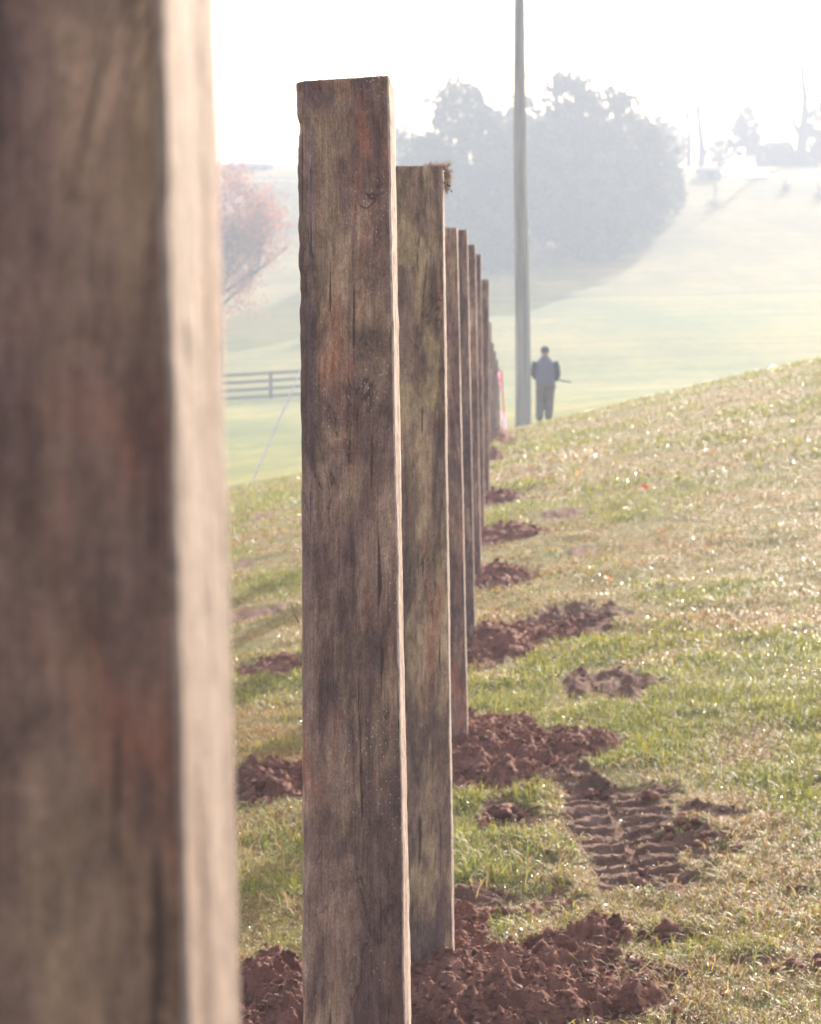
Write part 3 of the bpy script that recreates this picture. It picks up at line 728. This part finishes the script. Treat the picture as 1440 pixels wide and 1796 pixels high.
# ------------------------------------------------------------------ flagged stake
PINK = simple_mat("pink_ribbon", (.75, .32, .48), .5, .1, 20, .3, .5); ORNG = simple_mat("orange_paint", (.9, .12, .07), .6, .1, 20); WHT = simple_mat("white_paint_lath", (.8, .74, .8), .6, .1, 20)
sd_ = 36.0; b0 = P(886, 748, sd_); b0.z = float(terr0(b0.x, sd_))
st = empty("survey_stake", b0, "thin leaning stake with pink ribbon at the far end of the row", "survey stake")
t0 = P(879.5, 650, sd_)
mb = MB(); mb.tube([b0-Vector((0, 0, .1)), t0], (.018), 4, (1, .6), phase=.78); o = mb.build("lath", ORNG, st); o.location = -b0
mb = MB(); q0, q1 = P(875.5, 653, sd_), P(880.5, 684, sd_)
vs = []
for k in range(7):
    f = k/6; c = q0.lerp(q1, f); wv = .022*math.sin(k*1.7)
    vs += [c+Vector((-.022, wv-.02, 0)), c+Vector((.020, wv*.5-.03, -.01))]
mb.add(vs, [(2*k, 2*k+1, 2*k+3, 2*k+2) for k in range(6)]); o = mb.build("ribbon", PINK, st); o.location = -b0
mb = MB(); q0, q1 = P(881.5, 722, sd_), P(886, 752, sd_); vs = []
for k in range(5):
    f = k/4; c = q0.lerp(q1, f); vs += [c+Vector((-.030, -.03+.02*math.sin(k*2), 0)), c+Vector((.022, -.035, 0))]
mb.add(vs, [(2*k, 2*k+1, 2*k+3, 2*k+2) for k in range(4)]); o = mb.build("ribbon", simple_mat("pale_pink_ribbon", (.85, .5, .8), .5, .2, 20, .3, .5), st); o.location = -b0

# ------------------------------------------------------------------ person
SKIN = simple_mat("skin", (.45, .27, .20), .5, .05); VEST = simple_mat("quilted_vest_cloth", (.175, .16, .21), .85, .15, 30, .2, 0, .4)
NAVY = simple_mat("dark_sleeve_cloth", (.045, .062, .085), .9, .2, 40, .2); KHAKI = simple_mat("brown_trouser_cloth", (.19, .155, .14), .9, .2, 18, .2, 0, .4)
CAP = simple_mat("black_cap_cloth", (.025, .035, .045), .8, .2, 30); BOOT = simple_mat("boot_leather", (.12, .07, .045), .6, .2, 20); STICK = simple_mat("bare_stick_wood", (.16, .14, .10), .7, .2, 30)
pdn = 46.0; pxx = (956-PX0)/F*pdn; pz = float(terr0(pxx, pdn))
H = 1.79; topz = P(956, 607, pdn).z; H = topz-pz
k = H/1.80
per = empty("person", (pxx, pdn, pz), "person seen from behind in grey vest, dark sleeves and cap, holding a stick", "person")
def V3(x, y, z): return Vector((x*k*1.10, y*k, z*k))
# local frame: x right in the picture, y away from the camera (the way the person faces), z up
L_leg = [V3(-.095, .0, .92), V3(-.10, .02, .70), V3(-.105, .05, .50), V3(-.115, -.02, .28), V3(-.125, -.08, .09)]
R_leg = [V3(.095, .0, .92), V3(.10, .03, .70), V3(.10, .06, .50), V3(.085, .03, .28), V3(.075, .0, .08)]
L_arm = [V3(-.19, .0, 1.43), V3(-.225, .01, 1.30), V3(-.235, .03, 1.12), V3(-.20, .20, 1.06), V3(-.10, .30, 1.08)]
R_arm = [V3(.19, .0, 1.43), V3(.24, .0, 1.30), V3(.27, .02, 1.10), V3(.24, .17, 1.02), V3(.20, .27, 1.01)]
torso = [V3(0, 0, .88), V3(0, 0, 1.0), V3(0, .0, 1.12), V3(0, -.01, 1.28), V3(0, -.01, 1.40), V3(0, 0, 1.47), V3(0, .01, 1.52)]
tr_r = [(.165, .11), (.16, .105), (.15, .10), (.175, .115), (.18, .11), (.11, .08), (.06, .06)]
def sc_(rs, a): return [(r[0]*k*1.12+a, r[1]*k+a) if isinstance(r, tuple) else r*k*1.06+a for r in rs]
def remesh(o, vox=.012):
    md = o.modifiers.new("continuous_surface", 'REMESH'); md.mode = 'VOXEL'; md.voxel_size = vox; md.use_smooth_shade = True
    s = o.modifiers.new("soft", 'SMOOTH'); s.iterations = 3; s.factor = .5
mb = MB()
mb.tube(torso, sc_(tr_r, 0), 20)
head = [V3(0, .02, 1.53), V3(0, .02, 1.57), V3(0, .02, 1.62), V3(0, .02, 1.68), V3(0, .015, 1.73), V3(0, .01, 1.77), V3(0, .01, 1.79)]
mb.tube(head, sc_([(.055, .06), (.062, .078), (.073, .09), (.078, .098), (.072, .09), (.045, .055), (.015, .02)], 0), 18)
mb.tube([V3(0, .11, 1.66), V3(0, .135, 1.635), V3(0, .11, 1.62)], sc_([.008, .014, .008], 0), 8)      # nose
for s in (-1, 1): mb.tube([V3(s*.076, .02, 1.68), V3(s*.086, .012, 1.655), V3(s*.077, .02, 1.625)], sc_([.01, .014, .008], 0), 8)   # ears
for leg in (L_leg, R_leg): mb.tube(leg, sc_([.085, .075, .058, .055, .04], 0), 14)
for foot in ((-.125, -.08), (.075, .0)): mb.tube([V3(foot[0], foot[1]-.05, .05), V3(foot[0], foot[1]+.05, .045), V3(foot[0]*1.05, foot[1]+.19, .03)], sc_([.04, .045, .03], 0), 10)
for arm in (L_arm, R_arm): mb.tube(arm, sc_([.055, .05, .042, .038, .027], 0), 12)
for arm, s in ((L_arm, -1), (R_arm, 1)):   # palms and fingers closing round the stick
    w0 = arm[-1]; dv_ = (arm[-1]-arm[-2]).normalized(); pal = w0+dv_*.075*k
    mb.tube([w0, w0+dv_*.04*k, pal], sc_([(.027, .018), (.040, .018), (.038, .015)], 0), 10)
    for q, (fx, fl) in enumerate(((-.030, .062), (-.010, .070), (.010, .066), (.030, .052))):
        b1 = pal+Vector((fx*k, 0, .008*k)); m1 = b1+(dv_*.6+Vector((0, 0, .25)))*fl*.5*k; e1 = m1+(dv_*.1+Vector((0, 0, -.9)))*fl*.5*k
        mb.tube([b1, m1, e1], sc_([.010, .0095, .008], 0), 6)
    tb = w0+dv_*.02*k+Vector((-s*.034*k, 0, 0)); mb.tube([tb, tb+dv_*.03*k+Vector((-s*.022*k, 0, 0)), tb+dv_*.058*k+Vector((-s*.020*k, 0, -.02*k))], sc_([.012, .011, .009], 0), 6)
body = mb.build("body", SKIN, per, True); remesh(body, .0095)
mb = MB(); mb.tube(L_leg[:1]+L_leg, sc_([.105, .114, .108, .098, .094, .082], 0), 16); mb.tube(R_leg[:1]+R_leg, sc_([.105, .114, .108, .098, .094, .082], 0), 16)
mb.tube([V3(0, 0, .82), V3(0, 0, .95), V3(0, 0, 1.02)], sc_([(.17, .125), (.185, .125), (.17, .115)], 0), 20)
mb.tube([V3(.175, .0, .98), V3(.185, .0, .84), V3(.17, .01, .70)], sc_([(.035, .06), (.05, .07), (.02, .04)], 0), 10)   # sagging side pocket
tr_ = mb.build("trousers", KHAKI, per, True); remesh(tr_, .014)
mb = MB()
for arm in (L_arm, R_arm): mb.tube(arm[:-1]+[arm[-2].lerp(arm[-1], .85)], sc_([.092, .084, .074, .060, .048], 0), 14)
mb.tube(torso[2:6], sc_(tr_r[2:6], .012), 20); sh_ = mb.build("shirt", NAVY, per, True); remesh(sh_, .014)
mb = MB(); vt = [V3(0, 0, .90), V3(0, 0, .98), V3(0, 0, 1.10), V3(0, -.01, 1.28), V3(0, -.01, 1.40), V3(0, -.005, 1.475), V3(0, .0, 1.54), V3(0, .0, 1.57)]
mb.tube(vt, sc_([(.215, .15), (.205, .15), (.195, .145), (.205, .145), (.205, .135), (.135, .10), (.082, .085), (.078, .08)], 0), 24)
ve = mb.build("vest", VEST, per, True); remesh(ve, .016)
mb = MB(); mb.tube([V3(0, .01, 1.66), V3(0, .01, 1.70), V3(0, .01, 1.75), V3(0, .01, 1.785), V3(0, .01, 1.80)], sc_([(.087, .108), (.088, .108), (.083, .10), (.06, .07), (.015, .02)], 0), 20)
mb.tube([V3(0, .10, 1.69), V3(0, .15, 1.69), V3(0, .185, 1.675)], sc_([(.07, .008), (.065, .008), (.03, .006)], 0), 14)
mb.build("cap", CAP, per, True)
for foot in ((-.125, -.08), (.075, .0)):
    mb = MB(); mb.tube([V3(foot[0], foot[1], .20), V3(foot[0], foot[1]-.01, .10)], sc_([.06, .062], 0), 12)
    mb.tube([V3(foot[0], foot[1]-.10, .05), V3(foot[0], foot[1]+.02, .06), V3(foot[0]*1.05, foot[1]+.20, .045)], sc_([(.045, .048), (.05, .055), (.042, .04)], 0), 12)
    bt = mb.build("boot", BOOT, per, True); remesh(bt, .012)
mb = MB(); s0 = V3(-.25, .36, 1.13); s1 = V3(.58, .36, .945); mb.tube([s0, s0.lerp(s1, .3), s0.lerp(s1, .7), s1], .017, 8)
o = mb.build("stick", STICK, None, True); o.location = per.location
tag(o, "long thin stick held level by the person and poking out to the right", "stick")

# ------------------------------------------------------------------ far fence on the left
RAIL = simple_mat("dark_painted_board", (.035, .037, .045), .6, .3, 6)
fe = empty("board_fence", P(475, 702, 112), "dark four rail board fence in the valley left of the posts", "fence")
fl = Vector(fe.location)
def fpt(px): 
    d = 112+(px-475)*.012; x = (px-PX0)/F*d; return Vector((x, d, float(terr0(x, d))))
# rails follow the ground between posts
xsf = [475+94*k for k in range(-4, 4)]
def ftop(px, rail):  # height above ground
    return (0.12, .50, .88, 1.26)[rail]
base_px = {px: fpt(px) for px in xsf}
for a, b_ in zip(xsf[:-1], xsf[1:]):
    A_, B_ = base_px[a], base_px[b_]
    for r_ in range(4):
        mb = MB(); hh = (.13, .52, .91, 1.29)[r_]; pa, pb = A_+Vector((0, -.06, hh)), B_+Vector((-.01, -.06, hh))
        mb.tube([pa, pb], .10, 4, (1, .2), phase=.785)
        o = mb.build("rail", RAIL, fe); o.location = -fl
for px in xsf:
    mb = MB(); b0_ = base_px[px]; mb.box((b0_.x, b0_.y+.06, b0_.z+.62), (.17, .15, 1.55)); o = mb.build("post", RAIL, fe); o.location = -fl

# ------------------------------------------------------------------ trees
LEAFD = attr_leaf_mat("dark_foliage", .3, .6, .2); LEAFO = attr_leaf_mat("autumn_foliage", .5, .6, .2)
BARK = simple_mat("tree_bark", (.10, .085, .075), .9, .3, 6)
def grow(mb, p, dr_, L, r, depth, rnd, spread=.5, up=.15, nseg=4, tips=None, minr=.012, kids=(2, 4), shrink=.68):
    pts = [Vector(p)]; rad = [r]; dv_ = Vector(dr_).normalized()
    for s in range(nseg):
        dv_ = (dv_+Vector((rnd.gauss(0, .10), rnd.gauss(0, .10), rnd.gauss(up*.3, .05)))).normalized()
        pts.append(pts[-1]+dv_*L/nseg); rad.append(max(minr, r*(1-.45*(s+1)/nseg)))
    mb.tube(pts, rad, 6 if depth > 1 else 4, cap=False)
    if tips is not None: tips.append((pts[-1], L))
    if depth == 0: return
    for q in range(rnd.randint(*kids)):
        f = rnd.uniform(.35, 1); i = min(nseg-1, int(f*nseg)); bp = pts[i].lerp(pts[i+1], f*nseg-i)
        a = rnd.uniform(0, 6.28); side = Vector((math.cos(a), math.sin(a), 0))
        nd = (dv_*(1-spread)+side*spread+Vector((0, 0, up))).normalized()
        grow(mb, bp, nd, L*shrink*rnd.uniform(.8, 1.15), max(minr, rad[i]*.6), depth-1, rnd, spread, up, nseg, tips, minr, kids, shrink)
def leaf_quads(cen, size, cols, rg):
    n = len(cen); a = rg.normal(size=(n, 3)); a /= np.linalg.norm(a, axis=1, keepdims=True)
    b_ = rg.normal(size=(n, 3)); b_ -= a*(a*b_).sum(1, keepdims=True); b_ /= np.linalg.norm(b_, axis=1, keepdims=True)
    s = size*rg.uniform(.5, 1.2, (n, 1)); V = np.stack([cen-a*s-b_*s*.2, cen+b_*s*.6-a*s*.1, cen+a*s, cen-b_*s*.5+a*s*.2], 1)
    f = np.arange(n*4).reshape(n, 4); return V.reshape(-1, 3), f, np.repeat(cols, 4, 0)
def dense_tree(px, d, wpx, ytop, label, seed, nleaf=9000, c0=(.035, .055, .03), c1=(.20, .20, .11), drop=.0, group="trees on the hillside"):
    rg = np.random.default_rng(seed); rnd_ = random.Random(seed)
    x = (px-PX0)/F*d; zb_ = float(terr0(x, d)); H_ = P(px, ytop, d).z-zb_; Rr = wpx/F*d
    root = empty("tree", (x, d, zb_), label, "tree", group)
    mb = MB(); grow(mb, (0, 0, -.3), (0, 0, 1), H_*.55, Rr*.06+.12, 2, rnd_, .45, .3, 5); mb.build("trunk", BARK, root)
    # clumps distributed in an uneven ovoid
    ncl = 210; cl_ = []
    while len(cl_) < ncl:
        q = rg.uniform(-1, 1, 3)
        rxy = math.hypot(q[0], q[1]); zz_ = (q[2]+1)/2
        prof = (math.sin(min(1, zz_*1.05+.12)*math.pi)**.55)*(1-.25*zz_) if zz_ < .97 else .15
        prof *= .86+.28*float(vn(math.atan2(q[1], q[0])*1.3+9, zz_*4, seed, seed))
        if rxy < prof: cl_.append((q[0]*Rr, q[1]*Rr*.9, H_*(.04+drop+(1.10-drop)*zz_-.04*rxy), ))
    cl_ = np.array(cl_); rad_ = rg.uniform(.12, .22, ncl)*Rr*1.15
    pick = rg.integers(0, ncl, nleaf); off = rg.normal(size=(nleaf, 3)); off /= np.linalg.norm(off, axis=1, keepdims=True)
    off *= (rg.random((nleaf, 1))**.5)*rad_[pick][:, None]; off[:, 2] *= .8
    off[rg.random(nleaf) < .10] *= 1.7
    cen = cl_[pick]+off
    ct = (rg.random(ncl)**2)[pick][:, None]*.7+rg.random((nleaf, 1))*.3
    cols = np.array(c0)*(1-ct)+np.array(c1)*ct
    V, f, cv = leaf_quads(cen, Rr*.05+.08, cols, rg)
    o = mesh_obj("crown", V, f, LEAFD, root); set_colors(o, "col", cv)
    return root
dense_tree(818, 196, 118, 122, "broad misty dark tree left of the utility pole", 1, 13000)
dense_tree(742, 200, 66, 205, "low dense tree at the left foot of the misty clump", 2, 7000)
dense_tree(915, 212, 90, 150, "misty tree directly behind the utility pole", 3, 9000)
dense_tree(1000, 204, 105, 108, "tallest pale misty tree just right of the utility pole", 4, 13000, (.06, .07, .045), (.27, .23, .14))
dense_tree(1088, 208, 92, 126, "rounded pale misty tree in the right half of the clump", 5, 11000, (.06, .07, .045), (.27, .23, .14))
dense_tree(1140, 216, 60, 178, "smaller misty tree ending the clump on the right", 6, 7000)
dense_tree(868, 190, 60, 330, "low bush at the shaded foot of the clump behind the posts", 7, 5000)
dense_tree(1040, 196, 75, 300, "low bush in front of the clump right of the pole", 8, 6000)
dense_tree(1172, 224, 34, 262, "small rounded bush at the sunny right foot of the clump", 9, 4000)
# autumn tree on the left
def autumn(px, d, wpx, ytop, label, seed, nl=17000):
    rg = np.random.default_rng(seed); rnd_ = random.Random(seed)
    x = (px-PX0)/F*d; zb_ = float(terr0(x, d)); H_ = P(px, ytop, d).z-zb_; Rr = wpx/F*d
    root = empty("autumn_tree", (x, d, zb_), label, "tree")
    mb = MB(); tips = []; grow(mb, (0, 0, -.3), (0, 0, 1), H_*.30, .26, 0, rnd_, .5, .2, 4, None)
    top_ = Vector((0, 0, H_*.27))
    for q in range(13):
        a = q*2.4; e = rnd_.uniform(.15, 1.1); dv_ = Vector((math.cos(a)*math.cos(e), math.sin(a)*math.cos(e), math.sin(e)))
        grow(mb, top_+Vector((0, 0, q*.12)), dv_, Rr*.78, .11, 2, rnd_, .45, .25, 4, tips, .010, (3, 5), .6)
    mb.build("trunk", BARK, root)
    tp = np.array([tuple(t_[0]) for t_ in tips]); pick = rg.integers(0, len(tp), nl)
    cen = tp[pick]+rg.normal(size=(nl, 3))*.42
    q = rg.normal(size=(60, 3)); q /= np.linalg.norm(q, axis=1, keepdims=True); q *= rg.random((60, 1))**.4
    cl_ = q*np.array([Rr, Rr, H_*.42])+np.array([0, 0, H_*.52]); k2 = rg.random(nl) < .72
    cen = np.where(k2[:, None], cl_[rg.integers(0, 60, nl)]+rg.normal(size=(nl, 3))*.55, cen)
    r = rg.random((nl, 1)); cols = np.array([.42, .12, .05])*(1-r)+np.array([.55, .27, .15])*r
    cols = np.where(rg.random((nl, 1)) < .4, np.array([.30, .20, .19])*(.7+.6*r), cols)
    V, f, cv = leaf_quads(cen, .14, cols, rg); o = mesh_obj("crown", V, f, LEAFO, root); set_colors(o, "col", cv)
autumn(380, 128, 142, 240, "orange and pink autumn tree half hidden behind the nearest post", 21)
# bare trees along the hilltop
def bare_tree(px, d, ytop, r, label, seed, depth=3, spread=.35, kids=(2, 4), sh=.6, frac=.5, twig=.012, lean=0, name="bare_tree", limb=None):
    rnd_ = random.Random(seed); x = (px-PX0)/F*d; zb_ = float(terr0(x, d)); H_ = P(px, ytop, d).z-zb_
    root = empty(name, (x, d, zb_), label, "tree", "bare trees on the hilltop")
    mb = MB(); ph = rnd_.uniform(0, 6); bend = lambda z: Vector((.22*math.sin(z*.55+ph)-.22*math.sin(ph), 0, z))
    mb.tube([bend(-.3+(H_*frac+.3)*q/8) for q in range(9)], [r*(1-.5*q/8) for q in range(9)], 8, cap=False)
    mb.tube([bend(H_*frac+H_*(1-frac)*q/8) for q in range(9)], [max(twig, r*.5*(1-.85*q/8)) for q in range(9)], 7)
    mb2 = MB()
    for q in range(7 if depth > 1 else 3):
        z = H_*rnd_.uniform(.45, .9); a = rnd_.uniform(0, 6.28)
        grow(mb2, bend(z), (math.cos(a)*.7, math.sin(a)*.5, .8), H_*rnd_.uniform(.12, .2), r*.22, depth-1, rnd_, spread, .35, 4, None, twig, kids, sh)
    if limb:
        for (z0, dx, dz, rr_) in limb: mb2.tube([(0, 0, z0), (dx*.45, 0, z0+dz*.35), (dx, 0, z0+dz)], [rr_, rr_*.8, rr_*.45], 8)
    mb.build("trunk", BARK, root, True); mb2.build("branches", BARK, root)
    return root
hd = 286.0
bare_tree(1207, hd, 140, .38, "slender bare trunk at the hilltop, left one of the thin pair", 31, 2, .25, (1, 3), .5, .6, .07)
bare_tree(1229, hd, 140, .52, "slightly thicker bare trunk at the hilltop, right one of the thin pair", 32, 2, .25, (1, 3), .5, .6, .07)
bare_tree(1408, hd, 80, .85, "tall dead tree with one thick forked limb near the right edge", 33, 1, .2, (1, 2), .35, .55, .05, 0, "dead_tree", [(3.6, -2.3, 5.2, .40)])
def misty(px, d, wpx, ytop, label, seed, nl, drop=.2, c0=(.07, .06, .065), c1=(.13, .11, .11)):
    return dense_tree(px, d, wpx, ytop, label, seed, nl, c0, c1, drop, "misty trees along the hilltop")
misty(1308, 296, 34, 182, "rounded misty tree with a short trunk above the white roof", 41, 5200)
misty(1262, 300, 34, 232, "thin faint bush between the thin pair and the round tree", 42, 1800, .1)
misty(1360, 298, 42, 238, "low misty bush left of the dead tree", 43, 4500, .05)
misty(1445, 292, 44, 168, "misty tree cut off by the right edge of the photo", 44, 6000, .05)
misty(1178, 290, 36, 205, "faint pinkish tree just right of the clump", 45, 3000, .05, (.12, .09, .09), (.2, .15, .14))
misty(1400, 302, 40, 262, "low hedge like bush behind the dead tree", 46, 3000, .0)
misty(700, 250, 40, 205, "pale thin tree behind the focused post and the low dense tree", 47, 2000, .05, (.2, .13, .12), (.3, .2, .18))
# saplings on the slope
for px, yb, yt, lab, sd2 in ((1252, 366, 318, "small sapling with a dark base on the sunny slope", 51), (1378, 338, 306, "leafy little sapling on the slope below the dead tree", 52), (1437, 352, 318, "small sapling at the right edge of the slope", 53)):
    x, y, d = ground_at(px, yb, terr0, 100, 300)
    rnd_ = random.Random(sd2); root = empty("sapling", (x, y, float(terr0(x, y))), lab, "sapling", "saplings on the slope")
    hh = (yb-yt)/F*d; mb = MB(); grow(mb, (0, 0, -.1), (0, 0, 1), hh*.6, .05, 2, rnd_, .3, .3, 4, None, .012); mb.build("stem", BARK, root)
    rg = np.random.default_rng(sd2); nl = 160; cen = rg.normal(size=(nl, 3))*np.array([.35, .35, .28])+np.array([0, 0, .35]); cols = np.tile(np.array([[.14, .09, .07]]), (nl, 1))
    V, f, cv = leaf_quads(cen, .12, cols, rg); o = mesh_obj("foliage", V, f, LEAFD, root); set_colors(o, "col", cv)

# ------------------------------------------------------------------ buildings on the hilltop
WROOF = simple_mat("white_metal_roof", (.85, .85, .85), .35, .04, 2, 1.0); WROOF.node_tree.nodes["Principled BSDF"].inputs["Metallic"].default_value = .8; WALLM = simple_mat("pale_board_wall", (.35, .34, .36), .8, .15, 3); DARKR = simple_mat("dark_shingle_roof", (.10, .09, .11), .8, .2, 4)
d = 252.0; x0_, x1_ = (1268-PX0)/F*d, (1352-PX0)/F*d; zl = P(1300, 312, d).z; zg = float(terr0((x0_+x1_)/2, d))
sr = empty("low_shed", ((x0_+x1_)/2, d, zg), "long low shed with a white sunlit roof on the hilltop", "shed")
sl_ = Vector(sr.location)
mb = MB(); mb.box(((x0_+x1_)/2+.2, d+1.6, (zg+zl)/2-.3), (x1_-x0_-1.6, 2.4, max(.6, zl-zg+.4))); o = mb.build("wall", WALLM, sr); o.location = -sl_
mb = MB(); a_ = [Vector((x0_+1.2, d-.2, zl-.05)), Vector((x1_+.1, d-.2, zl+.15)), Vector((x1_-1.2, d+5.6, zl+1.25)), Vector((x0_-.1, d+5.6, zl+1.25))]
mb.add(a_+[v+Vector((0, 0, .10)) for v in a_], [(0, 3, 2, 1), (4, 5, 6, 7), (0, 1, 5, 4), (1, 2, 6, 5), (2, 3, 7, 6), (3, 0, 4, 7)]); o = mb.build("roof", WROOF, sr); o.location = -sl_
def hut(px0, px1, yt, yb, d, label, name, openside=False):
    xa, xb = (px0-PX0)/F*d, (px1-PX0)/F*d; zt = P(0, yt, d).z; zg_ = min(P(0, yb, d).z, float(terr0((xa+xb)/2, d)))
    root = empty(name, ((xa+xb)/2, d, zg_), label, "building"); rl_ = Vector(root.location); wz = zt-(zt-zg_)*.38
    if openside:
        for q in range(5):
            mb = MB(); xx = xa+.3+(xb-xa-.6)*q/4; mb.box((xx, d, (zg_+wz)/2), (.22, .22, wz-zg_)); o = mb.build("post", WALLM, root); o.location = -rl_
        mb = MB(); mb.box((xa+.9, d+2, (zg_+wz)/2), (1.4, 3.4, wz-zg_)); o = mb.build("wall", WALLM, root); o.location = -rl_
    else:
        mb = MB(); mb.box(((xa+xb)/2, d+1.8, (zg_+wz)/2), (xb-xa-.4, 3.4, wz-zg_)); o = mb.build("wall", WALLM, root); o.location = -rl_
        mb = MB(); mb.box(((xa+xb)/2, d+.05, zg_+(wz-zg_)*.5), (.8, .06, (wz-zg_)*.9)); o = mb.build("door", DARKR, root); o.location = -rl_
    mb = MB(); vs = [(xa, d-.3, wz), (xb, d-.3, wz), (xb, d+4, wz), (xa, d+4, wz), (xa+.3, d+1.8, zt), (xb-.3, d+1.8, zt)]
    mb.add(vs, [(0, 3, 2, 1), (0, 1, 5, 4), (2, 3, 4, 5), (1, 2, 5), (3, 0, 4)]); o = mb.build("roof", DARKR, root); o.location = -rl_
    return root
hut(1226, 1268, 289, 302, 250, "tiny dark roofed hut left of the white roofed shed", "hut")
hut(398, 477, 283, 306, 262, "open sided barn with a dark roof on the hilltop, left of the focused post", "barn", True)
# pale pasture fences across the left hill
PALE = simple_mat("weathered_pale_board", (.30, .27, .27), .8, .2, 6)
for i_, (yy_, lab) in enumerate(((332, "upper faint rail fence crossing the left hill"), (352, "lower faint rail fence crossing the left hill"))):
    pts = []
    for px in range(330, 720, 22):
        x, y, dd = ground_at(px, yy_, terr0, 120, 300); pts.append(Vector((x, y, float(terr0(x, y)))))
    root = empty("pasture_fence", pts[0], lab, "fence", "faint rail fences on the left hill"); rl_ = pts[0]
    mb = MB()
    for h_ in (.5, 1.1): mb.tube([p+Vector((0, 0, h_)) for p in pts], .07, 4, (1, .3))
    o = mb.build("rails", PALE, root); o.location = -rl_
    for p in pts:
        mb = MB(); mb.box((p.x, p.y+.08, p.z+.6), (.12, .10, 1.3)); o = mb.build("post", PALE, root); o.location = -rl_

# trees that stand on the slope beyond the left edge and shade the valley
# ------------------------------------------------------------------ fallen leaves
def leaf(px, py, col, size, label, rz):
    x, y, d = ground_at(px, py, terr0); z = float(terr(x, y))+.03
    me = [(0, 0, 0)]; n = 16
    for q in range(n):
        a = 2*math.pi*q/n; r = size*(.62+.38*abs(math.cos(a*2.5)))*(1 if q % 2 else .8)
        me.append((r*math.cos(a), r*math.sin(a)*.9, .35*size*math.sin(a*1.5+1)))
    fs = [(0, 1+q, 1+(q+1) % n) for q in range(n)]
    root = empty("fallen_leaf", (x, y, z), label, "leaf", "fallen autumn leaves on the grass"); root.rotation_euler = (.7, .3, rz)
    mm = simple_mat("leaf_tissue", col, .5, .2, 60, .4, .5); mesh_obj("blade", me, fs, mm, root)
    mb = MB(); mb.tube([(-.2*size, 0, 0), (-1.3*size, .1*size, .1*size), (-1.8*size, .3*size, .2*size)], size*.05, 5); mb.build("stalk", mm, root)
leaf(1128, 862, (.5, .08, .03), .040, "small bright red leaf on the misty grass slope", .4)
leaf(1067, 1020, (.65, .24, .05), .034, "orange leaf on the grass right of the sixth post", 1.4)
leaf(1160, 945, (.35, .10, .05), .024, "dull red brown leaf between the red leaf and the orange leaf", 2.4)
leaf(1015, 836, (.75, .35, .10), .030, "pale orange leaf above the small dark patches, left of the red leaf", 3.0)
leaf(1322, 1585, (.5, .28, .15), .018, "small tan leaf in the wet grass low on the right", .9)

# ------------------------------------------------------------------ haze
mb = MB(); x0_, x1_, y0_, y1_, z0_, z1_ = -172, 202, -42, 422, -6, 44
mb.box(((x0_+x1_)/2, (y0_+y1_)/2, (z0_+z1_)/2), (x1_-x0_, y1_-y0_, z1_-z0_))
m = bpy.data.materials.new("morning_haze"); m.use_nodes = True; t = m.node_tree; t.nodes.clear()
out = t.nodes.new("ShaderNodeOutputMaterial"); pv = t.nodes.new("ShaderNodeVolumePrincipled")
pv.inputs["Color"].default_value = (.515, .565, .67, 1); pv.inputs["Density"].default_value = HAZE_DENSITY; pv.inputs["Anisotropy"].default_value = 0.0
t.links.new(pv.outputs[0], out.inputs["Volume"])
o = mb.build("haze", m); tag(o, "bright morning haze", None, None, "stuff")
